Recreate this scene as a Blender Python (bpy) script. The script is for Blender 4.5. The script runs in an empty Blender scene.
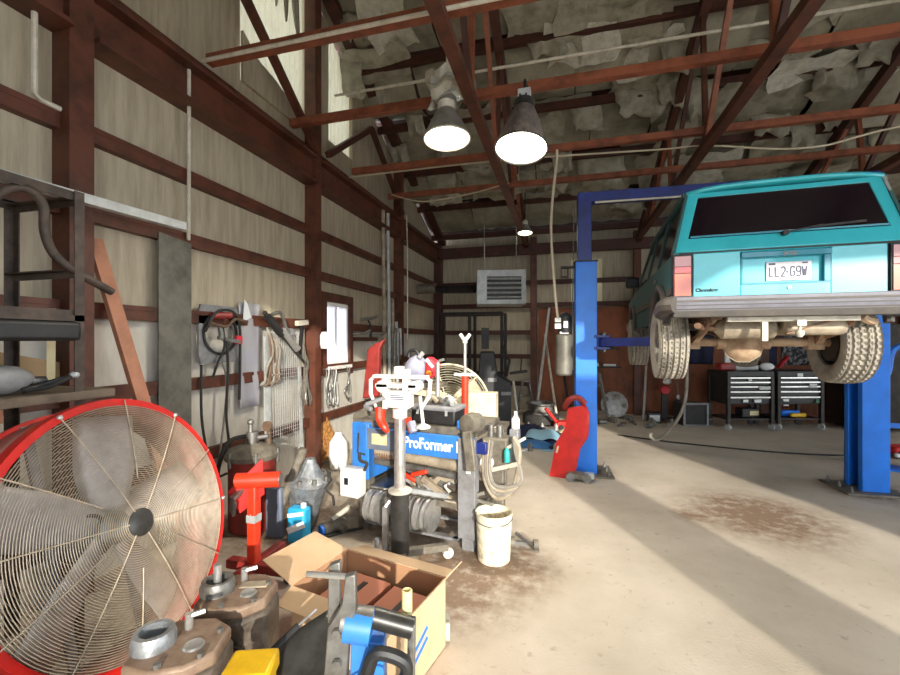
import bpy, bmesh, math, random
from mathutils import Vector, Matrix
PI = math.pi
rad = math.radians
scene = bpy.context.scene
COL = scene.collection
random.seed(7)

# ------------------------------------------------------------------ camera, world, sun, exposure
FPX, HY, YAW, EYE = 420.0, 341.0, rad(15.06), 1.6
cd = bpy.data.cameras.new('camera')
cam = bpy.data.objects.new('camera', cd)
COL.objects.link(cam)
cam.location = (0, 0, EYE)
cam.rotation_euler = (rad(90), 0, YAW)
cd.sensor_width = 36
cd.lens = FPX / 900 * 36
cd.shift_y = (HY - 337.5) / 900
cd.clip_start = 0.02
scene.camera = cam

wd = bpy.data.worlds.new('world')
scene.world = wd
wd.use_nodes = True
bg = wd.node_tree.nodes['Background']
bg.inputs[0].default_value = (0.84, 0.92, 1.0, 1)
bg.inputs[1].default_value = 4.6

sd = bpy.data.lights.new('sun', 'SUN')
sun = bpy.data.objects.new('sun', sd)
COL.objects.link(sun)
SUN_DIR = Vector((-0.45 * math.cos(rad(15)), 0.893 * math.cos(rad(15)), -math.sin(rad(15))))
sun.rotation_euler = SUN_DIR.to_track_quat('-Z', 'Y').to_euler()
sun.location = (6, -10, 5)
sd.energy = 5.0
sd.angle = rad(0.8)
sd.color = (1, 0.93, 0.82)

scene.view_settings.view_transform = 'Standard'
scene.view_settings.look = 'None'
scene.view_settings.exposure = 0.32
scene.view_settings.gamma = 1
scene.view_settings.use_curve_mapping = False
scene.cycles.max_bounces = 10
scene.cycles.diffuse_bounces = 7
scene.cycles.use_denoising = True

SN, CS = math.sin(YAW), math.cos(YAW)
def W(px, py, d):            # a point of the place, d metres ahead of the lens
    r = (px - 450) / FPX
    return Vector((d * (-SN + CS * r), d * (CS + SN * r), EYE + (HY - py) / FPX * d))

# ------------------------------------------------------------------ materials
def lin(h):
    h = h.lstrip('#')
    o = []
    for i in (0, 2, 4):
        c = int(h[i:i + 2], 16) / 255
        o.append(c / 12.92 if c <= 0.04045 else ((c + 0.055) / 1.055) ** 2.4)
    return (*o, 1)

MATS = {}
def mat(name, col, rough=0.6, metal=0.0, col2=None, scale=6, lo=0.42, hi=0.66, stretch=(1, 1, 1), bump=0.0,
        bscale=None, emit=None, estr=0, spec=0.5, coat=0):
    m = bpy.data.materials.new(name)
    m.use_nodes = True
    nt = m.node_tree
    N, L = nt.nodes, nt.links
    b = N['Principled BSDF']
    b.inputs['Base Color'].default_value = lin(col)
    b.inputs['Roughness'].default_value = rough
    b.inputs['Metallic'].default_value = metal
    b.inputs['Specular IOR Level'].default_value = spec
    b.inputs['Coat Weight'].default_value = coat
    if emit:
        b.inputs['Emission Color'].default_value = lin(emit)
        b.inputs['Emission Strength'].default_value = estr
    if col2 or bump:
        tc = N.new('ShaderNodeTexCoord')
        mp = N.new('ShaderNodeMapping')
        mp.inputs['Scale'].default_value = stretch
        L.new(tc.outputs['Object'], mp.inputs['Vector'])
    if col2:
        nz = N.new('ShaderNodeTexNoise')
        nz.inputs['Scale'].default_value = scale
        nz.inputs['Detail'].default_value = 8
        nz.inputs['Roughness'].default_value = 0.65
        L.new(mp.outputs[0], nz.inputs['Vector'])
        rp = N.new('ShaderNodeValToRGB')
        rp.color_ramp.elements[0].position = lo
        rp.color_ramp.elements[1].position = hi
        rp.color_ramp.elements[0].color = lin(col)
        rp.color_ramp.elements[1].color = lin(col2)
        L.new(nz.outputs['Fac'], rp.inputs[0])
        L.new(rp.outputs[0], b.inputs['Base Color'])
    if bump:
        n2 = N.new('ShaderNodeTexNoise')
        n2.inputs['Scale'].default_value = bscale or scale * 3
        n2.inputs['Detail'].default_value = 5
        L.new(mp.outputs[0], n2.inputs['Vector'])
        bp = N.new('ShaderNodeBump')
        bp.inputs['Strength'].default_value = bump
        bp.inputs['Distance'].default_value = 0.02
        L.new(n2.outputs['Fac'], bp.inputs['Height'])
        L.new(bp.outputs[0], b.inputs['Normal'])
    MATS[name] = m
    return m

LOWERWALL = mat('pale_lower_wall', '#cdc7bb', 0.5, col2='#b2ab9d', scale=2.5, lo=.40, hi=.72, stretch=(3, 3, 1), bump=0.3, bscale=4)
BANNERG = mat('faded_banner', '#6c7686', 0.5, col2='#5b6270', scale=6)
SLATE = mat('slate_cover', '#5c6678', 0.5, col2='#6b6f78', scale=9)
INSUL = mat('wall_insulation', '#b3a791', 0.55, col2='#918671', scale=3.0, lo=.40, hi=.75, stretch=(6, 6, 0.6), bump=0.35, bscale=3)
ROOFI = mat('roof_insulation', '#97917f', 0.6, col2='#6b6656', scale=2.6, lo=.38, hi=.68, bump=0.6, bscale=4)
ROOFT = mat('torn_insulation', '#9f9988', 0.6, col2='#777262', scale=5, bump=0.5, bscale=8)
REDIRON = mat('red_iron_primer', '#5f3424', 0.55, col2='#3c2112', scale=5, bump=0.08)
REDIRON2 = mat('bright_red_iron_primer', '#8c4f36', 0.5, col2='#653624', scale=6, bump=0.08)
DARKIRON = mat('dark_brown_iron', '#4b261c', 0.6, col2='#33190f', scale=5)
BROWNBOARD = mat('brown_wainscot_board', '#8a5034', 0.7, col2='#5e3722', scale=4, stretch=(1, 1, .4))
PANEL = mat('translucent_panel', '#e6e0c4', 0.5, col2='#d6cfb2', scale=4)
nt = PANEL.node_tree
tr = nt.nodes.new('ShaderNodeBsdfTranslucent'); tr.inputs[0].default_value = lin('#efe8cc')
mx = nt.nodes.new('ShaderNodeMixShader'); mx.inputs[0].default_value = 0.12
nt.links.new(nt.nodes['Principled BSDF'].outputs[0], mx.inputs[1]); nt.links.new(tr.outputs[0], mx.inputs[2])
nt.links.new(mx.outputs[0], nt.nodes['Material Output'].inputs[0])
CONDUIT = mat('pale_conduit', '#cfc8b8', 0.4, col2='#b0a898', scale=9)
STEEL = mat('bright_steel', '#d6d5d2', 0.3, 0.75, col2='#b5b4b0', scale=12)
DULLSTEEL = mat('dull_steel', '#8b8a86', 0.45, 0.7, col2='#6e6a63', scale=12, bump=0.1)
GREYPAINT = mat('grey_paint', '#8a8a8c', 0.5, col2='#6f6e6d', scale=9)
DIRTYGREY = mat('dirty_grey_steel', '#7b7467', 0.6, 0.2, col2='#565045', scale=10, bump=0.15)
PLATEG = mat('weathered_plate', '#77746a', 0.5, 0.3, col2='#57554d', scale=4, bump=0.1)
BLACK = mat('black_plastic', '#1c1c1d', 0.5, col2='#2a2928', scale=8)
BLACKM = mat('black_metal', '#232021', 0.5, 0.3, col2='#3a3430', scale=8)
DARKRACK = mat('dark_rack_iron', '#3c322c', 0.6, 0.2, col2='#5a4c42', scale=10)
BLUELIFT = mat('lift_blue_paint', '#1a78e4', 0.42, col2='#1c66c4', scale=3, lo=.45, hi=.8)
BLUEDARK = mat('dark_blue_paint', '#1d2f7c', 0.45, col2='#16235c', scale=5)
BLUEMACH = mat('machine_blue_paint', '#2f7fd6', 0.45, col2='#3a6cae', scale=6)
NAVY = mat('navy_cloth', '#1b2344', 0.8, col2='#12182f', scale=6)
RED = mat('red_paint', '#d0231b', 0.4, col2='#b01c16', scale=6)
REDDULL = mat('worn_red_paint', '#97302a', 0.5, col2='#702620', scale=7, bump=0.05)
ORANGERED = mat('orange_red_paint', '#e23d20', 0.42, col2='#b83218', scale=8)
FANPINK = mat('dusty_red_drum', '#bd7c73', 0.6, col2='#a5746a', scale=4)
GRILLE = mat('grille_wire', '#bfb09a', 0.45, 0.3, col2='#a3937e', scale=20)
BLADE = mat('fan_blade_alu', '#b5b0ae', 0.45, 0.3, col2='#96908c', scale=4)
WHITE = mat('white_paint', '#e9e8e2', 0.5, col2='#d2cfc6', scale=9)
WHITEP = mat('white_plastic', '#f0f0ee', 0.4)
CREAM = mat('cream_metal', '#ddd3b8', 0.5, col2='#bdb091', scale=8)
LGREY = mat('light_grey_metal', '#b9bcbb', 0.45, 0.2, col2='#9fa2a0', scale=10)
WOOD = mat('old_timber', '#a8805f', 0.7, col2='#83604a', scale=5, stretch=(6, 6, .5))
WOODPINK = mat('red_stained_timber', '#b98063', 0.7, col2='#9c6b53', scale=5)
WOODPALE = mat('pale_timber', '#d8c9a0', 0.7, col2='#c4b288', scale=8)
PLY = mat('plywood', '#a58a66', 0.7, col2='#87704f', scale=3, stretch=(1, .3, 1))
GREYWOOD = mat('weathered_shelf_timber', '#756757', 0.8, col2='#564a3e', scale=6)
OSB = mat('strand_board', '#c08a4c', 0.8, col2='#8c5d30', scale=22, lo=.45, hi=.55)
CARD = mat('cardboard', '#d4b48f', 0.8, col2='#c6a580', scale=3)
CARDIN = mat('cardboard_inner', '#b98f6c', 0.85, col2='#a67e5e', scale=3)
CARDPINK = mat('pinkish_carton', '#b5765e', 0.8)
PAPER = mat('paper', '#dfe2e2', 0.7)
YELLOW = mat('yellow_plastic', '#e7b818', 0.4, col2='#cfa010', scale=8)
YTUBE = mat('cream_yellow_tube', '#dfd29a', 0.4, col2='#c9b97c', scale=10)
PAILM = mat('splashed_pail_plastic', '#ece4c8', 0.5, col2='#8f8468', scale=16, lo=.50, hi=.72)
PAILIN = mat('pail_inner', '#e0c070', 0.5)
RUBBER = mat('tyre_rubber', '#8d877d', 0.85, col2='#b0a999', scale=9, lo=.4, hi=.75)
RUBBERD = mat('dark_rubber', '#2b2927', 0.8, col2='#3d3a36', scale=8)
RUST = mat('rusty_underbody', '#8a6b52', 0.7, 0.1, col2='#5f4636', scale=9, bump=0.25)
RUSTL = mat('dusty_axle', '#b3997c', 0.7, 0.1, col2='#8a6a50', scale=8, bump=0.2)
TANK = mat('dusty_tank', '#a99c86', 0.6, 0.1, col2='#7f7260', scale=7, bump=0.2)
CHASSIS = mat('dark_underbody', '#2c2722', 0.9, col2='#42382f', scale=6)
TURQ = mat('turquoise_car_paint', '#38b9c6', 0.32, col2='#32adbb', scale=3, coat=0.5)
TURQD = mat('turquoise_edge_paint', '#0f7f96', 0.4, coat=0.3)
DKTEAL = mat('peeling_dark_teal_paint', '#31595a', 0.5, col2='#8d9692', scale=1.7, lo=.60, hi=.63)  # sides a darker teal than the tail, with grey peel patches
GLASSD = mat('tinted_glass', '#170d16', 0.12, 0.0, spec=0.6)
BUMPERM = mat('grey_bumper_plastic', '#74747e', 0.5, col2='#63636c', scale=6)
BUMPERD = mat('dark_bumper_plastic', '#4b4744', 0.6, col2='#5c554d', scale=6)
LENSR = mat('red_tail_lens', '#c23a30', 0.2, coat=0.5)
LENSO = mat('amber_tail_lens', '#cf5a2c', 0.2, coat=0.5)
LENSP = mat('pale_tail_lens', '#b46a66', 0.2, coat=0.5)
PLATEW = mat('plate_white', '#dcd8dc', 0.4, col2='#c9bfc6', scale=30)
PLATEB = mat('plate_ink', '#3a3f58', 0.5)
TEXTW = mat('text_white', '#f2f2f0', 0.5)
CAST = mat('cast_iron', '#6b6055', 0.6, 0.3, col2='#443c34', scale=12, bump=0.3)
CASTTOP = mat('machined_rusty_face', '#937d69', 0.55, 0.2, col2='#6f5646', scale=8)
ALU = mat('cast_alu', '#a9adb0', 0.4, 0.6, col2='#7d8083', scale=14, bump=0.2)
BOTTLE = mat('blue_jug', '#2ea3d4', 0.4)
TEALB = mat('teal_bottle', '#2fa6a0', 0.4)
BAGGREY = mat('grey_blue_cloth', '#9a9cab', 0.8, col2='#8486a0', scale=4)
BAGRED = mat('red_cloth', '#cf2f3c', 0.6, col2='#b02733', scale=5)
ORANGE = mat('orange_patch', '#ef7a1e', 0.5)
CORD = mat('pale_cord', '#b9ad96', 0.6)
HOSE = mat('grey_hose', '#8d877c', 0.6, col2='#6f695f', scale=10)
BROWNCORD = mat('brown_cord', '#6d5643', 0.8, col2='#4f3d2f', scale=12)
LAMPG = mat('lamp_reflector', '#8d8880', 0.4, 0.3, col2='#6f6a62', scale=10)
LAMPD = mat('dirty_lamp_reflector', '#5b4f4a', 0.5, 0.2, col2='#8a8078', scale=8, stretch=(2, 2, .4))
LENSL = mat('lit_lamp_lens', '#fff6e0', 0.4, emit='#fff3d6', estr=9)
PLASTICSHEET = mat('plastic_film', '#c2bfb2', 0.25, col2='#a7a393', scale=9, bump=0.6)
DARKSTEEL = mat('dark_polished_tube', '#4a4947', 0.35, 0.5, col2='#35332f', scale=9)
BLUEBAG = mat('pale_blue_film', '#a4a3ac', 0.4, col2='#adaaa6', scale=3)
TEALCLOTH = mat('blue_tarp', '#2a6fae', 0.6, col2='#2f5c86', scale=5)
PALEBLUE = mat('pale_blue_tarp', '#8fb8cc', 0.6)
CHECKER = mat('monochrome_print', '#8e9096', 0.7, col2='#2a2c33', scale=14, lo=.45, hi=.52)
GREEN = mat('green_plastic', '#2c6a4e', 0.5)

# concrete floor with brown dirt patches
FLOORM = bpy.data.materials.new('concrete_floor')
FLOORM.use_nodes = True
nt = FLOORM.node_tree; N, L = nt.nodes, nt.links
b = N['Principled BSDF']; b.inputs['Roughness'].default_value = 0.75; b.inputs['Specular IOR Level'].default_value = 0.25
geo = N.new('ShaderNodeNewGeometry')
def noise(scale, detail=8, rough=.6):
    n = N.new('ShaderNodeTexNoise'); n.inputs['Scale'].default_value = scale
    n.inputs['Detail'].default_value = detail; n.inputs['Roughness'].default_value = rough
    L.new(geo.outputs['Position'], n.inputs['Vector']); return n
def ramp(src, p0, p1, c0=(0, 0, 0, 1), c1=(1, 1, 1, 1)):
    r = N.new('ShaderNodeValToRGB'); e = r.color_ramp.elements
    e[0].position, e[1].position, e[0].color, e[1].color = p0, p1, c0, c1
    L.new(src, r.inputs[0]); return r
def mixc(f, a, bb):
    m = N.new('ShaderNodeMix'); m.data_type = 'RGBA'
    L.new(f, m.inputs[0])
    for s, i in ((a, 6), (bb, 7)):
        if isinstance(s, tuple): m.inputs[i].default_value = s
        else: L.new(s, m.inputs[i])
    return m.outputs[2]
def mathn(op, a, bb):
    m = N.new('ShaderNodeMath'); m.operation = op
    for s, i in ((a, 0), (bb, 1)):
        if isinstance(s, (int, float)): m.inputs[i].default_value = s
        else: L.new(s, m.inputs[i])
    return m.outputs[0]
nb = noise(1.3); nf = noise(14); ns = noise(60, 4)
base = mixc(ramp(nb.outputs[0], .35, .68).outputs[0], lin('#cbbfae'), lin('#b3a795'))
base = mixc(ramp(nf.outputs[0], .60, .78).outputs[0], base, lin('#9a8c7a'))
dirt = None
for (x, y, r_) in ((1.72, 4.45, .8), (-0.5, 3.0, .6), (0.28, 5.45, .42), (3.2, 5.5, .55), (-.8, 2.75, .75),
                   (-1.35, 3.6, .75), (-2.4, 3.2, .8), (1.15, 4.3, .22), (-1.0, 7.9, .9)):
    v = N.new('ShaderNodeVectorMath'); v.operation = 'DISTANCE'
    L.new(geo.outputs['Position'], v.inputs[0]); v.inputs[1].default_value = (x, y, 0)
    s = mathn('DIVIDE', v.outputs['Value'], r_)
    s = mathn('SUBTRACT', 1.0, s)
    s = mathn('MAXIMUM', s, 0)
    dirt = s if dirt is None else mathn('MAXIMUM', dirt, s)
dn = noise(9, 9, .7)
dm = mathn('MULTIPLY', dirt, 1.9)
dm = mathn('MULTIPLY', dm, ramp(dn.outputs[0], .30, .62).outputs[0])
dm = mathn('MINIMUM', dm, 0.85)
base = mixc(dm, base, lin('#7a5f4a'))
L.new(base, b.inputs['Base Color'])
bp = N.new('ShaderNodeBump'); bp.inputs['Strength'].default_value = 0.25; bp.inputs['Distance'].default_value = 0.01
L.new(ns.outputs[0], bp.inputs['Height']); L.new(bp.outputs[0], b.inputs['Normal'])

# ------------------------------------------------------------------ mesh builder
class MB:
    def __init__(s): s.v, s.f = [], []
    def add(s, vs, fs):
        n = len(s.v); s.v += [Vector(p) for p in vs]; s.f += [tuple(i + n for i in f) for f in fs]; return s
    def box(s, x0, x1, y0, y1, z0, z1):
        return s.add([(x0, y0, z0), (x1, y0, z0), (x1, y1, z0), (x0, y1, z0), (x0, y0, z1), (x1, y0, z1), (x1, y1, z1), (x0, y1, z1)],
                     [(3, 2, 1, 0), (4, 5, 6, 7), (0, 1, 5, 4), (1, 2, 6, 5), (2, 3, 7, 6), (3, 0, 4, 7)])
    def cbox(s, c, size, rot=(0, 0, 0)):
        R = (Matrix.Rotation(rot[2], 3, 'Z') @ Matrix.Rotation(rot[1], 3, 'Y') @ Matrix.Rotation(rot[0], 3, 'X'))
        n = len(s.v); a, bq, cc = (x / 2 for x in size)
        s.box(-a, a, -bq, bq, -cc, cc)
        for i in range(n, len(s.v)): s.v[i] = R @ s.v[i] + Vector(c)
        return s
    def bar(s, p0, p1, w, h, up=(0, 0, 1)):
        p0, p1 = Vector(p0), Vector(p1); d = (p1 - p0).normalized(); up = Vector(up)
        x = d.cross(up)
        if x.length < 1e-4: x = d.cross(Vector((0, 1, 0)))
        x.normalize(); u = x.cross(d)
        q = []
        for p in (p0, p1):
            for a, c in ((-1, -1), (1, -1), (1, 1), (-1, 1)): q.append(p + x * (a * w / 2) + u * (c * h / 2))
        return s.add(q, [(3, 2, 1, 0), (4, 5, 6, 7), (0, 1, 5, 4), (1, 2, 6, 5), (2, 3, 7, 6), (3, 0, 4, 7)])
    def angle(s, p0, p1, w, t, u1, u2):      # L section along a line
        p0, p1, u1, u2 = map(Vector, (p0, p1, u1, u2))
        prof = [(0, 0), (w, 0), (w, t), (t, t), (t, w), (0, w)]
        q = [p + u1 * a + u2 * c for p in (p0, p1) for a, c in prof]
        return s.add(q, [tuple(range(5, -1, -1)), tuple(range(6, 12))] + [(i, (i + 1) % 6, (i + 1) % 6 + 6, i + 6) for i in range(6)])
    def tube(s, pts, r, seg=8, closed=False, smooth=0):
        pts = [Vector(p) for p in pts]
        if smooth:
            q = []
            n = len(pts)
            rng = range(n if closed else n - 1)
            for i in rng:
                a, b_, c, d = (pts[(i - 1) % n] if closed or i else pts[0]), pts[i], pts[(i + 1) % n], (pts[(i + 2) % n] if closed or i + 2 < n else pts[-1])
                for k in range(smooth):
                    t = k / smooth
                    q.append(0.5 * ((2 * b_) + (c - a) * t + (2 * a - 5 * b_ + 4 * c - d) * t * t + (3 * b_ - a - 3 * c + d) * t ** 3))
            if not closed: q.append(pts[-1])
            pts = q
        n = len(pts)
        rr = r if isinstance(r, (list, tuple)) else [r] * n
        if len(rr) != n: rr = [rr[0] + (rr[-1] - rr[0]) * i / (n - 1) for i in range(n)]
        vs = []; nrm = None
        for i, p in enumerate(pts):
            a = pts[i - 1] if i or closed else p
            c = pts[(i + 1) % n] if i + 1 < n or closed else p
            t = (c - a)
            if t.length < 1e-9: t = Vector((0, 0, 1))
            t.normalize()
            if nrm is None:
                nrm = t.cross(Vector((0, 0, 1)))
                if nrm.length < 1e-3: nrm = t.cross(Vector((0, 1, 0)))
            nrm = nrm - t * nrm.dot(t)
            nrm.normalize(); bi = t.cross(nrm)
            for k in range(seg):
                an = 2 * PI * k / seg
                vs.append(p + (nrm * math.cos(an) + bi * math.sin(an)) * rr[i])
        fs = []
        for i in range(n if closed else n - 1):
            j = (i + 1) % n
            for k in range(seg):
                k2 = (k + 1) % seg
                fs.append((i * seg + k, j * seg + k, j * seg + k2, i * seg + k2))
        if not closed:
            fs.append(tuple(range(seg))); fs.append(tuple((n - 1) * seg + k for k in range(seg - 1, -1, -1)))
        return s.add(vs, fs)
    def cyl(s, p0, p1, r, seg=16, r1=None):
        return s.tube([p0, p1], [r, r if r1 is None else r1], seg)
    def lathe(s, prof, c=(0, 0, 0), axis=(0, 0, 1), seg=24, cap=True):
        c, ax = Vector(c), Vector(axis).normalized()
        x = ax.cross(Vector((0, 0, 1)))
        if x.length < 1e-3: x = Vector((1, 0, 0))
        x.normalize(); y = ax.cross(x)
        vs = [c + ax * h + (x * math.cos(2 * PI * k / seg) + y * math.sin(2 * PI * k / seg)) * r for r, h in prof for k in range(seg)]
        fs = []
        for i in range(len(prof) - 1):
            for k in range(seg):
                k2 = (k + 1) % seg
                fs.append((i * seg + k, i * seg + k2, (i + 1) * seg + k2, (i + 1) * seg + k))
        if cap:
            if prof[0][0] > 1e-5: fs.append(tuple(range(seg - 1, -1, -1)))
            if prof[-1][0] > 1e-5: fs.append(tuple((len(prof) - 1) * seg + k for k in range(seg)))
        return s.add(vs, fs)
    def ring(s, R, r, c=(0, 0, 0), axis=(0, 0, 1), seg=32, sec=8):
        prof = [(R + r * math.cos(2 * PI * k / sec), r * math.sin(2 * PI * k / sec)) for k in range(sec + 1)]
        return s.lathe(prof, c, axis, seg, cap=False)
    def prism(s, poly, ext):
        ext = Vector(ext); poly = [Vector(p) for p in poly]; n = len(poly)
        return s.add(poly + [p + ext for p in poly], [tuple(range(n - 1, -1, -1)), tuple(range(n, 2 * n))] + [(i, (i + 1) % n, (i + 1) % n + n, i + n) for i in range(n)])
    def ball(s, c, r, sc=(1, 1, 1), seg=14, rings=9):
        c = Vector(c); vs = []
        for i in range(rings + 1):
            th = PI * i / rings
            for k in range(seg):
                a = 2 * PI * k / seg
                vs.append(c + Vector((r * sc[0] * math.sin(th) * math.cos(a), r * sc[1] * math.sin(th) * math.sin(a), r * sc[2] * math.cos(th))))
        return s.add(vs, [(i * seg + k, (i + 1) * seg + k, (i + 1) * seg + (k + 1) % seg, i * seg + (k + 1) % seg) for i in range(rings) for k in range(seg)])
    def grid(s, fn, nu, nv):
        return s.add([fn(i / nu, j / nv) for i in range(nu + 1) for j in range(nv + 1)],
                     [(i * (nv + 1) + j, (i + 1) * (nv + 1) + j, (i + 1) * (nv + 1) + j + 1, i * (nv + 1) + j + 1) for i in range(nu) for j in range(nv)])
    def build(s, name, m, parent=None, world=False, bevel=0.0, solid=0.0, ang=35, loc=None):
        me = bpy.data.meshes.new(name)
        off = Vector((0, 0, 0))
        if world and parent is not None:
            p = parent
            while p is not None: off += p.location; p = p.parent
        if loc is not None and parent is None: off = Vector(loc)
        me.from_pydata([v - off for v in s.v], [], s.f)
        bm = bmesh.new(); bm.from_mesh(me)
        bmesh.ops.remove_doubles(bm, verts=bm.verts, dist=1e-6)
        bmesh.ops.recalc_face_normals(bm, faces=bm.faces)
        bm.to_mesh(me); bm.free()
        me.polygons.foreach_set('use_smooth', [True] * len(me.polygons))
        me.set_sharp_from_angle(angle=rad(ang))
        me.materials.append(MATS[m] if isinstance(m, str) else m)
        o = bpy.data.objects.new(name, me); COL.objects.link(o)
        if parent is not None: o.parent = parent
        if loc is not None and parent is None: o.location = loc
        if solid:
            md = o.modifiers.new('solid', 'SOLIDIFY'); md.thickness = solid; md.offset = 0
        if bevel:
            md = o.modifiers.new('bevel', 'BEVEL'); md.width = bevel; md.segments = 2; md.limit_method = 'ANGLE'; md.angle_limit = rad(40)
        return o

def tag(o, label, cat, group=None, kind=None):
    if label: o['label'] = label
    if cat: o['category'] = cat
    if group: o['group'] = group
    if kind: o['kind'] = kind
    return o
def thing(name, label, cat, loc=(0, 0, 0), rz=0, group=None):
    o = bpy.data.objects.new(name, None); COL.objects.link(o)
    o.empty_display_size = 0.05
    o.location = loc; o.rotation_euler = (0, 0, rz)
    return tag(o, label, cat, group)
def one(mb, name, m, label, cat, loc=None, group=None, **k):
    if loc is None:
        xs = [v.x for v in mb.v]; ys = [v.y for v in mb.v]; zs = [v.z for v in mb.v]
        loc = ((min(xs) + max(xs)) / 2, (min(ys) + max(ys)) / 2, min(zs))
    return tag(mb.build(name, m, None, loc=loc, **k), label, cat, group)
def struct(mb, name, m, **k):
    return tag(mb.build(name, m, None, **k), None, None, kind='structure')
def copy_tree(o, loc, rz=None, label=None, parent=None):
    c = o.copy(); COL.objects.link(c)
    if parent is not None: c.parent = parent
    if loc is not None: c.location = loc
    if rz is not None: c.rotation_euler = (0, 0, rz)
    if label: c['label'] = label
    for ch in [x for x in bpy.data.objects if x.parent == o]: copy_tree(ch, None, parent=c)
    return c
def text(name, s, size, loc, rot, m, parent, depth=0.002, align='CENTER', sx=1.0, bold=0.0):
    cu = bpy.data.curves.new(name, 'FONT'); cu.body = s; cu.size = size; cu.extrude = depth; cu.align_x = align; cu.align_y = 'CENTER'
    cu.offset = bold
    tmp = bpy.data.objects.new(name + '_t', cu); COL.objects.link(tmp)
    dg = bpy.context.evaluated_depsgraph_get()
    me = bpy.data.meshes.new_from_object(tmp.evaluated_get(dg))
    bpy.data.objects.remove(tmp)
    me.name = name
    R = Matrix.Translation(loc) @ Matrix.Rotation(rot[2], 4, 'Z') @ Matrix.Rotation(rot[1], 4, 'Y') @ Matrix.Rotation(rot[0], 4, 'X') @ Matrix.Diagonal((sx, 1, 1, 1))
    me.transform(R)
    me.materials.clear(); me.materials.append(MATS[m] if isinstance(m, str) else m)
    o = bpy.data.objects.new(name, me); COL.objects.link(o); o.parent = parent
    return o
# ------------------------------------------------------------------ the building
XW, YB, YF, XR = -3.04, 9.95, -2.0, 9.0
EAVE, RIDGE_Y, SL = 3.98, 2.95, 0.37
def roof(y): return EAVE + SL * (YB - y) if y > RIDGE_Y else EAVE + SL * (YB - 2 * RIDGE_Y + y)

struct(MB().box(XW - 6, XR + 6, YF - 12, YB + .3, -.12, 0), 'floor', FLOORM)

# left gable wall with a window hole and two holes for translucent panels
WIN = (4.90, 5.50, 1.27, 2.12)
HOLES = [WIN, (3.42, 4.52, 4.15, 9), (5.02, 5.68, 4.30, 9)]
ybr = sorted({YF, YB, RIDGE_Y} | {h[0] for h in HOLES} | {h[1] for h in HOLES})
m = MB()
for a, c in zip(ybr, ybr[1:]):
    hs = [h for h in HOLES if h[0] <= a + 1e-6 and h[1] >= c - 1e-6]
    lo = 0
    for z0, z1 in [(h[2], h[3]) for h in hs] + [(None, None)]:
        ta, tb = (roof(a), roof(c)) if z0 is None else (z0, z0)
        if min(ta, tb) > lo:
            m.prism([(XW, a, lo), (XW, c, lo), (XW, c, tb), (XW, a, ta)], (-.12, 0, 0))
        if z0 is None or z1 > 8: break
        lo = z1
struct(m, 'wall_left', 'wall_insulation')

m = MB()
for a, c, z1 in ((-2, 1.86, 1.74), (2.0, 4.48, 1.74), (4.61, 4.88, 1.74), (4.88, 5.52, 1.2), (5.52, 7.26, 1.74), (7.4, 9.75, 1.74)): m.box(XW + .0005, XW + .0015, a, c, 0, z1)
struct(m, 'wall_left_lower', 'pale_lower_wall')  # thin sheet, paler than the wall insulation above it
m = MB()
m.box(XW - .12, .18, YB, YB + .1, 0, EAVE + .1); m.box(.18, .85, YB, YB + .1, 0, 2.42); m.box(.18, .85, YB, YB + .1, 3.45, EAVE + .1)
m.box(.85, XR, YB, YB + .1, 0, EAVE + .1)
struct(m, 'wall_back', 'wall_insulation')
struct(MB().box(-.55, XR, YB - .05, YB - .002, 0, 2.36), 'wall_back_wainscot', 'brown_wainscot_board')

# front wall (behind the camera) with two roller-door openings, right wall with one added to let in sky light
m = MB()
for x0, x1, z0 in ((XW, -.15, 0), (-.15, 3.49, 3.75), (4.22, 5.89, 4.02), (3.49, 4.22, 4.02), (5.89, XR + 8, 0)):  # last strip runs past the room, an unseen addition that blocks the sun
    m.prism([(x0, YF, z0), (x1, YF, z0), (x1, YF, roof(YF) + .16), (x0, YF, roof(YF) + .16)], (0, -.15, 0))
m.prism([(3.49, YF, 0), (4.22, YF, 0), (4.22, YF, 3.35), (3.49, YF, 3.35)], (0, -.15, 0))  # unseen pier between the doors, kept low so sun passes over onto the car
struct(m, 'wall_front', 'wall_insulation')
m = MB()
for y0, y1, z0 in ((YF, -1.5, 0), (-1.5, 2.95, 3.3), (2.95, 7.0, 3.3), (7.0, YB, 0)):
    m.prism([(XR, y0, z0), (XR, y1, z0), (XR, y1, roof(y1) + .1), (XR, y0, roof(y0) + .1)] , (.12, 0, 0))
struct(m, 'wall_right', 'wall_insulation')

# roof deck, lining sheets, purlins
m = MB()
x0, x1 = XW - .2, XR + .2
m.prism([(x0, YB + .2, EAVE + .10), (x0, RIDGE_Y, roof(RIDGE_Y) + .2), (x0, YF - .3, roof(YF) + .12), (x0, YF - .3, roof(YF) + .18), (x0, RIDGE_Y, roof(RIDGE_Y) + .26), (x0, YB + .2, EAVE + .16)], (x1 - x0, 0, 0))
struct(m, 'ceiling', 'dark_brown_iron')

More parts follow.
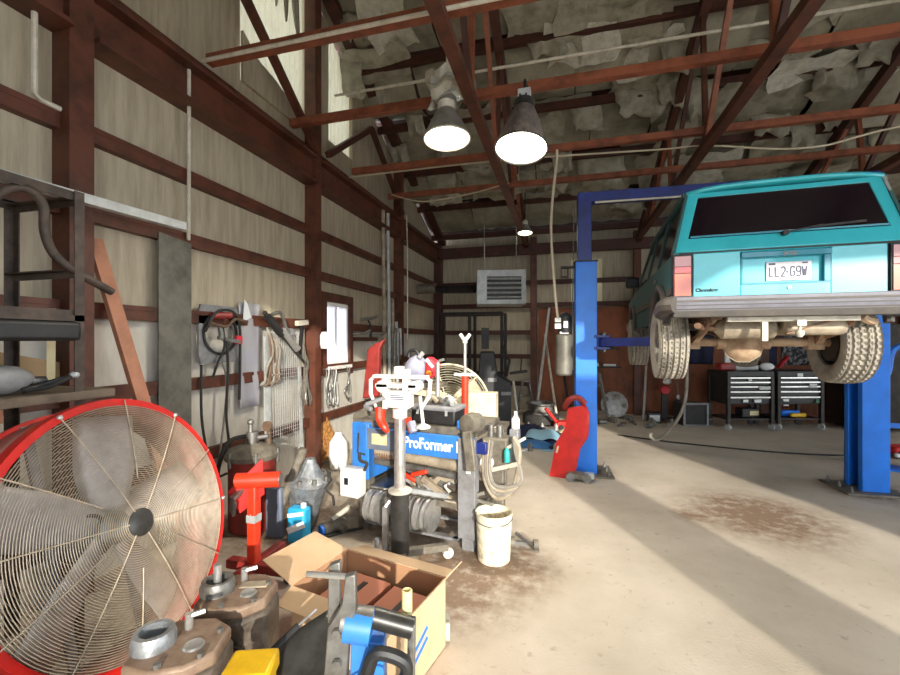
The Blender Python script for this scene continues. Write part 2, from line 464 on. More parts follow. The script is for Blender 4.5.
PURL = [9.55, 8.55, 7.55, 6.55, 5.55, 4.55, 3.55, 2.55, 1.2, -.4, -1.9]
m = MB(); rnd = random.Random(3)
for ya, yb in zip(PURL, PURL[1:]):
    x = XW + .02
    while x < XR - .1:
        w = rnd.choice((.9, 1.15, 1.15, 1.4))
        xe = min(x + w, XR)
        if rnd.random() < .94:
            sg, ti, cut = rnd.uniform(.06, .22), rnd.uniform(-.12, .12), rnd.choice((0, 0, 0, 0, .10, .2))
            yb2 = yb + cut; ph = rnd.uniform(0, 6)
            def fn(u, v, x=x, xe=xe, ya=ya, yb2=yb2, sg=sg, ti=ti, ph=ph):
                xx = x + (xe - x - .02) * u; yy = ya + (yb2 - ya) * v
                s = sg * math.sin(PI * v) + .03 * math.sin(3 * u * PI + ph) * math.sin(2 * PI * v + ph) + ti * (u - .5) * v
                return (xx, yy, roof(yy) + .06 - abs(s))
            m.grid(fn, 6, 5)
        x = xe
struct(m, 'ceiling_lining', 'roof_insulation')
for i, y in enumerate(PURL):
    z = roof(y) - .03
    struct(MB().box(XW + .02, XR, y - .035, y + .035, z - .11, z), 'roof_purlin', 'dark_brown_iron')

m = MB(); m2 = MB(); rnd = random.Random(31)
for k in range(95):
    x = rnd.uniform(XW + .5, 6.5); y = rnd.uniform(3.2, 9.2); w_, h_ = rnd.uniform(.35, 1.1), rnd.uniform(.3, .8); ph = rnd.uniform(0, 6); dr = rnd.uniform(.03, .16); tl = rnd.uniform(-.12, .12)
    def fn(u, v):
        e = .08 * math.sin(9 * u + ph) + .05 * math.sin(17 * u + 2 * ph)
        xx = x + (u - .5) * w_ + .05 * math.sin(6 * v + ph); yy = y + (v - .5) * h_ * (1 + e * 2)
        return (xx, yy, roof(yy) - dr - tl * (v - .5) - .05 * math.sin(5 * u + ph) * v)
    (m if k % 4 else m2).grid(fn, 7, 4)
struct(m, 'ceiling_lining_patches', 'torn_insulation')
struct(m2, 'ceiling_lining_film', 'plastic_film')

# wall columns and girts
for y0, y1 in ((1.86, 2.0), (4.48, 4.61), (7.26, 7.4)):
    m = MB(); z = roof((y0 + y1) / 2)
    m.box(-2.91, -2.89, y0, y1, 0, z); m.box(-3.03, -2.91, (y0 + y1) / 2 - .02, (y0 + y1) / 2 + .02, 0, z); m.box(-3.038, -3.02, y0, y1, 0, z)
    m.box(-3.02, -2.91, y0, y0 + .012, 0, z)
    struct(m, 'wall_column', 'red_iron_primer')
struct(MB().box(-3.03, -2.85, 9.75, 9.94, 0, EAVE), 'wall_column', 'dark_brown_iron')
for x in (-.65, 1.55, 3.9, 6.2):
    struct(MB().box(x - .07, x + .07, YB - .2, YB - .051, 0, EAVE), 'wall_column', 'red_iron_primer')
ycut = [YF, 1.86, 2.0, 4.48, 4.61, 7.26, 7.4, 9.75]
for z in (.61, 1.24, 1.80, 2.43, 2.95):
    for a, c in ((-1.0, 1.86), (2.0, 4.48), (4.61, 7.26), (7.4, 9.75)):
        segs = [(a, c)]
        if z in (1.80,) and a == 4.61: segs = [(4.61, 4.86), (5.56, 7.26)]
        for q0, q1 in segs:
            m = MB(); m.box(XW + .002, XW + .07, q0, q1, z - .05, z + .05); m.box(XW + .06, XW + .075, q0, q1, z + .02, z + .055)
            struct(m, 'wall_girt', 'red_iron_primer')
for z in (.61, 1.24, 1.80, 2.43, 2.95):
    for a, c in ((-2.85, -.72), (-.58, 1.48), (1.62, 3.83), (3.97, 6.1)):
        if a > -.7 and z < 2.4: continue
        struct(MB().box(a, c, YB - .12, YB - .052 if a > -.7 else YB - .002, z - .05, z + .05), 'wall_girt', 'dark_brown_iron')
# eave girders
for a, c in ((-2.0, 1.86), (2.0, 4.48), (4.61, 7.26), (7.4, 9.75)):
    m = MB(); m.box(XW + .002, XW + .2, a, c, 3.80, 3.83); m.box(XW + .002, XW + .2, a, c, 3.50, 3.53); m.box(XW + .08, XW + .10, a, c, 3.53, 3.80)
    m.box(XW + .002, XW + .05, a, c, 3.83, 3.98)
    struct(m, 'eave_girder', 'red_iron_primer')
m = MB(); m.box(-2.85, XR, YB - .32, YB - .21, 3.57, 3.80)
struct(m, 'eave_girder', 'dark_brown_iron')

# translucent corrugated panels in the gable and the back wall
def corrugated(name, y0, y1, zlo, top, x):
    m = MB(); n = int((y1 - y0) / .02)
    def fn(u, v):
        y = y0 + (y1 - y0) * u; k = (u * (y1 - y0) / .1) % 1
        dx = .016 if .1 < k < .35 else (0 if k > .45 else .016 * (k / .1 if k < .1 else (.45 - k) / .1))
        zz = zlo + (top(y) - zlo) * v
        return (x + dx, y, zz)
    m.grid(fn, n, 3)
    return struct(m, name, 'translucent_panel', ang=20)
corrugated('window_2', 3.40, 4.54, 4.13, roof, XW - .05)
corrugated('window_3', 5.00, 5.70, 4.28, roof, XW - .05)
struct(MB().box(.16, .87, YB + .02, YB + .03, 2.40, 3.47), 'window_4', 'translucent_panel')
# ragged lining hanging over the panel edges
rnd = random.Random(11)
def ragged(y0, y1, zf, depth, x, label):
    n = 14; top = [(x, y0 + (y1 - y0) * i / n, zf(y0 + (y1 - y0) * i / n)) for i in range(n + 1)]
    bot = [(x + rnd.uniform(0, .06), p[1], p[2] - depth * (.45 + .55 * rnd.random())) for p in top]
    m = MB(); m.add(top + bot, [(i, i + 1, n + 2 + i, n + 1 + i) for i in range(n)])
    return one(m, 'torn_insulation', 'torn_insulation', label, 'insulation', solid=.02)
ragged(3.62, 4.30, lambda y: roof(y) - .22, .85, XW + .03, 'ragged grey insulation flap hanging over the top of the taller translucent gable panel')
def tri(pts, label):
    m = MB().prism(pts, (.03, 0, 0)); return one(m, 'wall_insulation_flap', 'wall_insulation', label, 'insulation')
tri([(XW + .01, 3.42, 4.62), (XW + .01, 3.42, 4.13), (XW + .01, 4.50, 4.13), (XW + .01, 4.44, 4.22), (XW + .01, 3.9, 4.42), (XW + .01, 3.62, 4.47)], 'slanted torn edge of wall insulation below the taller translucent gable panel')

# gable truss members standing against the left wall
XG = -2.83
def member(name, p0, p1, w, m_, up=(1, 0, 0)):
    mb = MB().bar(p0, p1, w, w * .9, up); return struct(mb, name, m_)
member('roof_brace', (XG, 2.75, 5.15), (XG, 4.42, 3.86), .075, 'red_iron_primer')
member('roof_brace', (XG, 4.66, 3.92), (XG, 5.9, 4.85), .075, 'dark_brown_iron')
member('roof_brace', (XG, 5.9, 4.85), (XG, 7.2, 3.92), .075, 'dark_brown_iron')
member('roof_brace', (XG, 1.0, 4.7), (XG, 2.05, 3.85), .075, 'dark_brown_iron')
mb = MB().bar((XG, YB - .1, EAVE - .02), (XG, RIDGE_Y, roof(RIDGE_Y) - .02), .10, .16, (1, 0, 0)); struct(mb, 'roof_rafter', 'dark_brown_iron')

# trusses
for xt in (-.80, 1.55, 3.90, 6.25):
    t = thing('roof_truss', None, None, (xt, YB - .2, 3.75)); t['kind'] = 'structure'
    zc = 3.80
    m = MB()
    for sx in (-.028, .028):
        m.box(xt + sx - .01, xt + sx + .01, YF + .1, YB - .33, zc - .04, zc + .05)
    m.box(xt - .05, xt + .05, YF + .1, YB - .33, zc - .055, zc - .04)
    m.build('bottom_chord', 'red_iron_primer', t, world=True)
    m = MB()
    m.bar((xt, YB - .3, EAVE - .22), (xt, RIDGE_Y, roof(RIDGE_Y) - .26), .10, .13)
    m.bar((xt, RIDGE_Y, roof(RIDGE_Y) - .26), (xt, YF + .1, roof(YF) - .22), .10, .13)
    m.build('top_chord', 'dark_brown_iron', t, world=True)
    ps = [.5, 2.1, 3.7, 5.3, 6.9, 8.4]
    for i, y in enumerate(ps):
        tp = roof(y) - .28
        if tp - zc > .25:
            MB().bar((xt, y, zc), (xt, y + .12, roof(y + .12) - .28), .05, .06).build('web_post', 'bright_red_iron_primer' if i % 2 == 0 else 'red_iron_primer', t, world=True)
        if i + 1 < len(ps):
            y2 = ps[i + 1]
            MB().bar((xt, y2, zc), (xt, y + .2, roof(y + .2) - .3), .05, .05).build('web_diagonal', 'dark_brown_iron' if i % 2 else 'bright_red_iron_primer', t, world=True)
# lateral braces under the trusses
for i, (y, z) in enumerate(((2.85, 3.93), (3.94, 3.95), (5.32, 3.97), (6.56, 4.03))):
    m = MB(); m.box(XW + .2, XR - .02, y - .025, y + .035, z - .04, z - .028); m.box(XW + .2, XR - .02, y - .035, y - .023, z - .04, z + .035)
    struct(m, 'lateral_brace', 'bright_red_iron_primer')

# window in the left wall
y0, y1, z0, z1 = WIN
fr = MB()
for a, c, e, f in ((y0, y1, z0, z0 + .05), (y0, y1, z1 - .05, z1), (y0, y0 + .045, z0 + .05, z1 - .05), (y1 - .045, y1, z0 + .05, z1 - .05), ((y0 + y1) / 2 - .06, (y0 + y1) / 2 - .005, z0 + .05, z1 - .05)):
    fr.box(XW - .09, XW + .03, a, c, e, f)
w = struct(fr, 'window_1', 'white_plastic', bevel=.004)
GL = bpy.data.materials.new('window_glass'); GL.use_nodes = True
nt = GL.node_tree; gb = nt.nodes['Principled BSDF']
gb.inputs['Base Color'].default_value = lin('#d8d8ee'); gb.inputs['Roughness'].default_value = .05; gb.inputs['Transmission Weight'].default_value = 1; gb.inputs['IOR'].default_value = 1.02
MB().box(XW - .05, XW - .045, y0 + .04, y1 - .04, z0 + .045, z1 - .045).build('pane', GL, w)
fr = MB(); fr.box(XW + .001, XW + .06, y0 - .12, y0 - .01, z0 - .12, z1 + .12); fr.box(XW + .001, XW + .06, y1 + .01, y1 + .1, z0 - .12, z1 + .12)
fr.box(XW + .001, XW + .06, y0 - .01, y1 + .01, z1 + .01, z1 + .12); 
struct(fr, 'trim_1', 'red_iron_primer')
struct(MB().box(XW + .001, XW + .09, y0 - .01, y1 + .01, z0 - .05, z0 - .005), 'trim_2', 'white_paint')

# conduits and cables (each its own thing)
def pipe(pts, r, m_, name, label, cat, smooth=0, group=None, seg=8):
    return one(MB().tube(pts, r, seg, smooth=smooth), name, m_, label, cat, group=group)
pipe([(-2.93, 2.74, 3.88), (-2.93, 2.74, 3.0), (-2.935, 2.74, 2.42)], .014, 'pale_conduit', 'conduit', 'pale vertical conduit dropping down the left wall behind the tall weathered plate', 'conduit')
pipe([(-2.95, 1.72, 4.2), (-2.95, 1.72, 3.03), (-2.95, 1.75, 3.01), (-2.95, 1.85, 3.01)], .016, 'pale_conduit', 'conduit', 'thick pale conduit at the far upper left elbowing into the near column', 'conduit')
pipe([(XW + .2, 2.79, 3.89), (XR - .1, 2.79, 3.89)], .016, 'pale_conduit', 'conduit', 'pale conduit clipped under the highest and nearest lateral roof brace', 'conduit')
pipe([(XW + .05, 5.10, 4.93), (XR - .1, 5.10, 4.93)], .018, 'pale_conduit', 'conduit', 'long pale conduit crossing under the roof above the two big lamps', 'conduit')
pipe([(XW + .1, 5.4, 3.93), (-.8, 5.4, 3.93), (1.0, 5.42, 3.86), (1.6, 5.42, 3.84), (2.6, 5.42, 3.70), (3.9, 5.42, 3.86), (XR - .5, 5.42, 3.9)], .011, 'pale_cord', 'cable', 'pale cable swagging along the roof above the turquoise car', 'cable', smooth=6)
pipe([(XW + .3, 6.45, 4.02), (-2.2, 6.45, 3.86), (-1.5, 6.45, 3.90), (-.8, 6.45, 4.02)], .010, 'pale_cord', 'cable', 'pale slack cable sagging near the back left corner under the roof', 'cable', smooth=6)
pipe([(-2.82, 7.36, 3.95), (-2.8, 7.36, 3.2), (-2.8, 7.36, 1.6)], .012, 'pale_conduit', 'conduit', 'thin pale conduit running down the far left wall column', 'conduit')
# torn flaps hanging from the roof lining
rnd = random.Random(5)
for (px, py, d, w_, h_) in ((378, 62, 6.2, .16, .45), (345, 70, 6.0, .5, .5), (352, 18, 5.4, .4, .3), (545, 35, 5.4, .5, .3), (585, 75, 6.3, .45, .4), (640, 70, 6.0, .7, .4),
                            (655, 130, 7.4, .6, .5), (600, 125, 7.2, .8, .5), (835, 35, 5.4, .5, .35), (885, 18, 5.1, .6, .3), (505, 155, 7.4, .5, .6), (440, 180, 7.9, .6, .5),
                            (700, 45, 5.8, .4, .5), (625, 160, 7.9, .7, .4), (690, 150, 7.6, .35, .5), (770, 80, 6.2, .5, .3), *[(rnd.uniform(380, 890), rnd.uniform(20, 170), rnd.uniform(5.2, 7.8), rnd.uniform(.3, .8), rnd.uniform(.15, .4)) for _ in range(26)]):
    p = W(px, py, d); zt = min(roof(p.y) - .05, p.z + h_ / 2 + .2)
    n = 6
    wob = [rnd.uniform(-.05, .05) for _ in range(20)]
    def fn(u, v):
        ww = w_ * (1 - .35 * v * rnd.random())
        return (p.x + (u - .5) * ww + .05 * v, p.y + .25 * v * v * h_ - wob[int(u * n)] * v, roof(p.y) - .03 - v * (h_ + wob[int(u * n) + 7]) + .04 * math.sin(u * 6))
    one(MB().grid(fn, n, 5), 'hanging_insulation', 'torn_insulation', 'torn grey flap of roof insulation hanging between the purlins', 'insulation', group='torn flaps of roof insulation', solid=.012)
# ------------------------------------------------------------------ two-post lift
LX, LY, RX, RY = .27, 5.40, 3.14, 5.52
la = math.atan2(RY - LY, RX - LX)
lift = thing('two_post_lift', 'blue two-post car lift holding up the turquoise car', 'car lift', (LX, LY, 0), la)
span = math.hypot(RX - LX, RY - LY)
for sx, xo in ((1, 0), (-1, span)):
    def X(a): return xo + sx * a
    m = MB()
    def bx(a, b_, y0, y1, z0, z1): m.box(min(X(a), X(b_)), max(X(a), X(b_)), y0, y1, z0, z1)
    bx(-.13, -.11, -.14, .14, .02, 2.55); bx(-.11, .115, -.14, -.125, .02, 2.55); bx(-.11, .115, .125, .14, .02, 2.55)
    bx(.095, .115, -.125, -.07, .02, 2.55); bx(.095, .115, .07, .125, .02, 2.55)
    m.build('column', 'lift_blue_paint', lift, bevel=.006)
    m = MB(); bx(-.24, .30, -.24, .24, 0, .022)
    bp_ = m.build('base_plate', 'dirty_grey_steel', lift, bevel=.004)
    m = MB()
    for a in (-.19, .24):
        for y in (-.19, 0, .19):
            m.cyl((X(a), y, .022), (X(a), y, .05), .018, 6); m.cyl((X(a), y, .05), (X(a), y, .08), .009, 8)
    m.build('anchor_bolts', 'dull_steel', bp_)
    m = MB(); bx(-.10, .06, -.075, .075, 2.55, 3.30)
    m.build('column_extension', 'dark_blue_paint', lift, bevel=.004)
    m = MB(); bx(-.14, .125, -.15, .15, 2.55, 2.565); m.build('top_plate', 'black_metal', lift)
    m = MB(); bx(-.09, .11, -.065, .065, 1.25, 1.95)
    m.build('carriage', 'black_metal', lift)
    m = MB(); bx(.08, .26, -.16, .16, 1.50, 1.53); bx(.08, .26, -.16, .16, 1.64, 1.67); bx(.115, .13, -.16, .16, 1.53, 1.64)
    m.build('arm_bracket', 'dark_blue_paint', lift, bevel=.004)
    pads = ((1.02, -.62), (1.05, 1.15)) if sx > 0 else ((.72, -.70), (.95, 1.10))
    for k, (pa, py) in enumerate(pads):
        p0 = Vector((X(.20), -.09 if py < 0 else .09, 1.585)); p1 = Vector((X(pa), py, 1.60)); mid = p0.lerp(p1, .55)
        arm = MB().bar(p0 + (p0 - p1).normalized() * .05, mid + (p1 - p0).normalized() * .1, .10, .10).build('swing_arm', 'lift_blue_paint' if sx < 0 else 'dark_blue_paint', lift, bevel=.006)
        MB().bar(mid, p1, .075, .075).build('inner_arm', 'lift_blue_paint', arm, bevel=.004)
        MB().lathe([(.03, -.05), (.03, .07), (.065, .08), (.065, .105), (.02, .11)], p1, (0, 0, 1), 16).build('lift_pad', 'black_metal', arm)
        MB().cyl((p0.x, p0.y, 1.47), (p0.x, p0.y, 1.70), .025, 12).build('hinge_pin', 'dull_steel', arm)
m = MB(); m.box(-.10, span + .10, -.07, .07, 3.28, 3.40)
bm_ = m.build('overhead_beam', 'dark_blue_paint', lift, bevel=.005)
MB().box(.1, span - .1, -.085, -.07, 3.255, 3.275).build('shutoff_bar', 'pale_conduit', bm_)
MB().box(-.30, -.10, -.05, .05, 2.50, 2.52).box(-.30, -.285, -.05, .05, 2.40, 2.50).box(-.22, -.205, -.05, .05, 2.40, 2.50).box(-.30, -.205, -.05, .05, 2.39, 2.40).build('pulley_bracket', 'black_metal', lift)
MB().tube([(-.14, -.02, 3.3), (-.15, -.02, 2.5), (-.16, 0, 1.9)], .007, 6).build('lift_cable', 'dull_steel', lift)
pu = MB().lathe([(.085, 1.18), (.10, 1.20), (.10, 1.66), (.085, 1.68)], (-.26, -.05, 0), (0, 0, 1), 20).build('fluid_tank', 'weathered_plate', lift)
MB().box(-.31, -.21, -.115, .0, 1.69, 1.712).build('tank_label', 'white_plastic', pu)
MB().lathe([(.075, 1.70), (.082, 1.72), (.082, 1.90), (.06, 1.93), (.03, 1.95)], (-.25, -.05, 0), (0, 0, 1), 18).build('motor', 'black_plastic', pu)
MB().box(-.37, -.30, -.15, -.06, 1.83, 1.88).box(-.37, -.30, -.15, -.06, 1.75, 1.81).box(-.27, -.22, -.16, -.13, 1.76, 1.84).build('switch_box', 'white_plastic', pu)
MB().box(-.17, -.13, -.08, .08, 1.25, 1.9).build('power_unit_bracket', 'black_metal', pu)
pipe([W(558, 318, 5.05), W(555, 290, 5.05), W(551, 225, 5.05), W(556, 165, 5.05), W(557, 150, 5.05)], .016, 'pale_cord', 'power_cord', 'long pale power cord dropping from the roof to the lift motor', 'cord', smooth=6)

# ------------------------------------------------------------------ the car
car = thing('sport_utility_vehicle', 'turquoise boxy car with dark rear window raised on the blue lift', 'car', (1.70, 3.85, 1.29), rad(-3))
def ty(z): return .07 if z < 1.08 else .07 + .22 * (z - 1.08)
# tailgate: frame round the glass, lower skin round the plate recess
g = MB()
out = [(-.795, 1.06), (.795, 1.06), (.675, 1.585), (-.675, 1.585)]
inn = [(-.675, 1.18), (.675, 1.18), (.585, 1.545), (-.585, 1.545)]
vs = []
for (x, z) in out + inn: vs.append((x, ty(z), z))
for (x, z) in out + inn: vs.append((x, ty(z) + .05, z))
fs = []
for i in range(4):
    j = (i + 1) % 4
    fs += [(i, j, 4 + j, 4 + i), (8 + i, 12 + i, 12 + j, 8 + j), (4 + i, 4 + j, 12 + j, 12 + i), (i, 8 + i, 8 + j, j)]
g.add(vs, fs)
tg = g.build('tailgate', 'turquoise_car_paint', car, bevel=.008)
sk = MB()
def tp(x0, x1, z0, z1, y0=.07, y1=.12): sk.box(x0, x1, y0, y1, z0, z1)
tp(-.645, -.30, .675, 1.045); tp(.30, .645, .675, 1.045); tp(-.30, .30, .675, .775); tp(-.30, .30, 1.035, 1.045); tp(-.30, .30, .775, 1.035, .105, .13)
sk.build('lower_skin', 'turquoise_car_paint', tg, bevel=.006)
MB().box(-.30, -.285, .068, .105, .775, 1.03).box(.255, .30, .068, .105, .775, 1.03).box(-.30, .30, .068, .105, .765, .78).box(-.30, .30, .05, .105, .985, 1.03).build('plate_recess_trim', 'turquoise_edge_paint', tg, bevel=.004)
MB().box(-.80, .80, .078, .1, 1.042, 1.062).box(-.655, -.645, .08, .1, .675, 1.05).box(.645, .655, .08, .1, .675, 1.05).build('panel_gap', 'black_plastic', tg)
gl = MB().prism([(-.685, ty(1.17) + .012, 1.17), (.685, ty(1.17) + .012, 1.17), (.592, ty(1.55) + .012, 1.55), (-.592, ty(1.55) + .012, 1.55)], (0, .01, 0)).build('rear_window', 'tinted_glass', tg)
MB().bar((-.66, ty(1.19) - .004, 1.19), (.66, ty(1.19) - .004, 1.19), .012, .014).build('window_seal', 'turquoise_edge_paint', tg)
wp = MB().cyl((.0, .09, 1.17), (.0, .035, 1.17), .022, 14).bar((0, .04, 1.17), (.24, .06, 1.215), .012, .01).bar((.18, .07, 1.205), (.52, .075, 1.225), .01, .016).build('rear_wiper', 'black_metal', tg)
MB().cyl((.03, .075, .735), (.03, .06, .735), .014, 12).build('lock_cylinder', 'dull_steel', tg)
pl = MB().box(-.117, .187, .092, .100, .795, .945).build('license_plate', 'plate_white', tg, bevel=.003)
GLY = {'L': [[(0, 1), (0, 0), (.8, 0)]], '2': [[(0, .85), (.2, 1), (.6, 1), (.8, .85), (.8, .6), (0, 0), (.8, 0)]],
       'G': [[(.8, .85), (.6, 1), (.2, 1), (0, .8), (0, .2), (.2, 0), (.6, 0), (.8, .2), (.8, .48), (.45, .48)]],
       '9': [[(.8, .6), (.6, .45), (.2, .45), (0, .6), (0, .85), (.2, 1), (.6, 1), (.8, .85), (.8, .15), (.6, 0), (.2, 0), (0, .12)]],
       'W': [[(0, 1), (.2, 0), (.4, .7), (.6, 0), (.8, 1)]]}
xx = -.094
for ch in 'LL2 G9W':
    if ch == ' ': xx += .024; continue
    g = MB()
    for st in GLY[ch]:
        for (ax_, az_), (bx_, bz_) in zip(st, st[1:]):
            g.bar((xx + ax_ * .034, .0905, .828 + az_ * .075), (xx + bx_ * .034, .0905, .828 + bz_ * .075), .0095, .003, (0, 1, 0))
    g.build('plate_letter', 'plate_ink', pl); xx += .039
MB().box(-.10, -.055, .0905, .0915, .922, .937).build('plate_sticker', 'plate_ink', pl); MB().box(.125, .16, .0905, .0915, .925, .938).build('plate_sticker', 'plate_ink', pl); MB().box(.018, .030, .0905, .0915, .855, .872).build('plate_mark', 'plate_ink', pl)
text('emblem', 'Jeep', .052, (.03, .047, 1.008), (rad(90), 0, 0), 'dull_steel', tg, .003)
text('side_emblem', 'Cherokee', .040, (-.545, .066, .735), (rad(90), 0, 0), 'dark_rubber', tg, .003, bold=.0012)
# roof
MB().grid(lambda u, v: ((u - .5) * 1.35, ty(1.6) - .02 + v * 2.0, 1.585 + .045 * (1 - (2 * u - 1) ** 4) + .015 * math.sin(PI * v)), 10, 8).build('roof_panel', 'turquoise_car_paint', car, solid=.03)
for sx in (-1, 1):
    # lower body side with wheel arches
    poly = [(.07, 1.06), (.07, .60), (.34, .57)]
    def arch(cy):
        return [(cy + .45 * math.cos(a), .42 + .42 * max(0, math.sin(a))) for a in [rad(180 - 15 * k) for k in range(1, 12)]]
    poly += arch(.80) + [(1.26, .50), (2.89, .50)] + arch(3.35) + [(3.82, .55), (4.10, .58), (4.12, .98), (2.90, 1.06)]
    sp = MB().prism([(sx * .79, y, z) for y, z in poly], (-sx * .04, 0, 0)).build('body_side', 'peeling_dark_teal_paint', car, bevel=.008)
    for cy in (.80, 3.35):
        fl = MB()
        pts = [(sx * .80, cy + .455 * math.cos(rad(a)), .42 + .43 * max(-.1, math.sin(rad(a)))) for a in range(-5, 190, 15)]
        fl.tube(pts, .035, 8); fl.build('arch_flare', 'dark_bumper_plastic', sp)
    MB().bar((sx * .80, 1.3, .74), (sx * .80, 2.9, .74), .02, .06).bar((sx * .80, .1, .74), (sx * .80, .33, .74), .02, .06).build('rub_strip', 'dark_bumper_plastic', sp)
    MB().prism([(sx * .785, .10, 1.06), (sx * .665, ty(1.58) + .02, 1.58), (sx * .665, 2.2, 1.58), (sx * .785, 2.85, 1.06)], (-sx * .02, 0, 0)).build('side_glass', 'tinted_glass', car)
    pm = MB()
    for ya, yb in ((.10, ty(1.58) + .02), (.95, .95), (1.72, 1.72), (2.8, 2.16)):
        pm.bar((sx * .79, ya, 1.06), (sx * .67, yb + .02, 1.58), .10 if ya < .2 else .06, .02, (sx, 0, .2))
    pm.bar((sx * .68, ty(1.58), 1.575), (sx * .68, 2.2, 1.575), .04, .04)
    pm.build('window_pillars', 'peeling_dark_teal_paint', car)
    MB().box(min(sx * .80, sx * .97), max(sx * .80, sx * .97), 2.46, 2.58, 1.06, 1.20).build('door_mirror', 'black_plastic', car, bevel=.02)
    MB().box(min(sx * .79, sx * .803), max(sx * .79, sx * .803), 1.0, 1.14, .93, .97).build('door_handle', 'dull_steel', sp, bevel=.004)
    # tail lamp
    x0, x1 = sorted((sx * .655, sx * .80))
    tl = MB().box(x0, x1, .058, .14, .675, 1.04).build('tail_lamp', 'black_plastic', car, bevel=.004)
    a0, a1 = x0 + .012, x1 - .010
    MB().box(a0, a1, .048, .06, .885, .935).build('lens_red', 'red_tail_lens', tl)
    MB().box(a0, a1, .048, .06, .94, 1.025).build('lens_pale', 'pale_tail_lens', tl)
    MB().box(a0, a1, .048, .06, .69, .878).build('lens_amber', 'amber_tail_lens', tl)
MB().prism([(-.665, 2.2, 1.58), (.665, 2.2, 1.58), (.74, 2.86, 1.06), (-.74, 2.86, 1.06)], (0, .015, .005)).build('windscreen', 'tinted_glass', car)
MB().box(-.74, .74, 2.86, 4.08, 1.0, 1.05).build('bonnet', 'turquoise_car_paint', car, bevel=.02)
fg = MB().box(-.76, .76, 4.06, 4.12, .62, 1.0).build('front_panel', 'turquoise_car_paint', car, bevel=.01)
MB().box(-.36, .36, 4.12, 4.13, .74, .95).build('grille', 'black_plastic', fg)
MB().box(-.66, -.42, 4.12, 4.135, .76, .93).box(.42, .66, 4.12, 4.135, .76, .93).build('headlamps', 'white_plastic', fg)
MB().box(-.82, .82, 4.10, 4.25, .48, .62).build('front_bumper', 'grey_bumper_plastic', car, bevel=.02)
# rear bumper
bmp = MB()
prof = [(-.02, .52), (-.045, .56), (-.045, .675), (.10, .675), (.10, .52)]
bmp.prism([(-.815, y, z) for y, z in prof], (1.63, 0, 0))
bb = bmp.build('rear_bumper', 'grey_bumper_plastic', car, bevel=.008)
MB().box(-.80, .80, -.052, -.04, .63, .645).box(-.80, .80, -.052, -.04, .600, .606).build('bumper_rib', 'dark_bumper_plastic', bb)
MB().prism([(-.815, -.03, .505), (-.815, -.048, .575), (-.815, .1, .575), (-.815, .1, .505)], (1.63, 0, 0)).build('lower_valance', 'dark_bumper_plastic', bb, bevel=.006)
for sx in (-1, 1):
    pts = [(sx * .79, -.045, .61), (sx * .845, .03, .61), (sx * .85, .2, .60), (sx * .845, .34, .57)]
    MB().tube(pts, [.075, .082, .085, .07], 10, smooth=4).build('end_cap', 'dark_bumper_plastic', bb)
# underbody
MB().box(-.55, .55, .15, 2.9, .56, .62).box(-.76, .76, 1.28, 2.86, .54, .60).box(-.55, .55, 2.9, 4.0, .52, .6).box(-.76, .76, .12, .32, .58, .62).build('floor_pan', 'dark_underbody', car)
for sx in (-1, 1):
    MB().box(min(sx * .42, sx * .50), max(sx * .42, sx * .50), .12, 3.9, .49, .56).build('chassis_rail', 'rusty_underbody', car)
    MB().tube([(sx * .50, .16, .49), (sx * .50, .45, .38), (sx * .50, .80, .345), (sx * .50, 1.15, .40), (sx * .50, 1.45, .50)], .026, 6, smooth=5).build('leaf_spring', 'rusty_underbody', car)
    MB().bar((sx * .42, .25, .55), (sx * .50, .72, .30), .05, .05).build('shock_absorber', 'dusty_axle', car)
    MB().bar((sx * .50, .75, .30), (sx * .50, .85, .30), .13, .14).build('spring_plate', 'dusty_axle', car, bevel=.01)
ax = MB().cyl((-.62, .80, .30), (.62, .80, .30), .042, 16).build('rear_axle', 'dusty_axle', car)
df = MB()
df.lathe([(.10, .10), (.155, .06), (.165, .0), (.165, -.03), (.135, -.07), (.09, -.10), (.0, -.115)], (-.07, .80, .275), (0, 1, 0), 10).build('differential', 'dusty_axle', ax)
MB().lathe([(.168, -.025), (.178, -.02), (.178, -.005), (.168, 0)], (-.07, .80, .275), (0, 1, 0), 10, cap=False).build('cover_flange', 'dusty_tank', ax)
MB().lathe([(.06, -.22), (.055, -.1), (.07, 0)], (-.07, .80, .29), (1, 0, 0), 14).lathe([(.06, .22), (.055, .12), (.07, 0)], (-.07, .80, .29), (1, 0, 0), 14).build('axle_tube_flare', 'dusty_axle', ax)
MB().cyl((-.07, .92, .30), (-.02, 2.3, .45), .035, 12).build('propeller_shaft', 'rusty_underbody', car)
MB().tube([(-.42, .36, .42), (-.36, .36, .42), (.02, .36, .42), (.06, .36, .42)], [.03, .095, .095, .03], 14).build('muffler', 'dusty_tank', car)
MB().tube([(-.40, .36, .42), (-.52, .30, .43), (-.60, .12, .44)], .028, 10, smooth=4).build('tailpipe', 'rusty_underbody', car)
MB().box(.06, .50, .22, .62, .36, .54).build('fuel_tank', 'dusty_tank', car, bevel=.05)
MB().bar((.06, .21, .37), (.5, .21, .52), .04, .01).build('tank_strap', 'rusty_underbody', car)
hb = MB().box(-.39, .49, .08, .125, .468, .508).build('hitch_bar', 'pale_conduit', car, bevel=.004)
MB().box(.065, .125, .02, .3, .43, .475).lathe([(.015, .34), (.03, .36), (.03, .39), (.012, .40), (.012, .45)], (.095, .06, 0), (0, 0, 1), 12).build('hitch_receiver', 'pale_conduit', hb)
MB().box(-.14, -.10, .10, .14, .31, .49).build('spare_tyre_bracket', 'pale_conduit', hb)
MB().tube([(.5, .1, .50), (.56, .14, .47), (.63, .2, .46)], .03, 8).build('tow_hook', 'dusty_axle', hb)

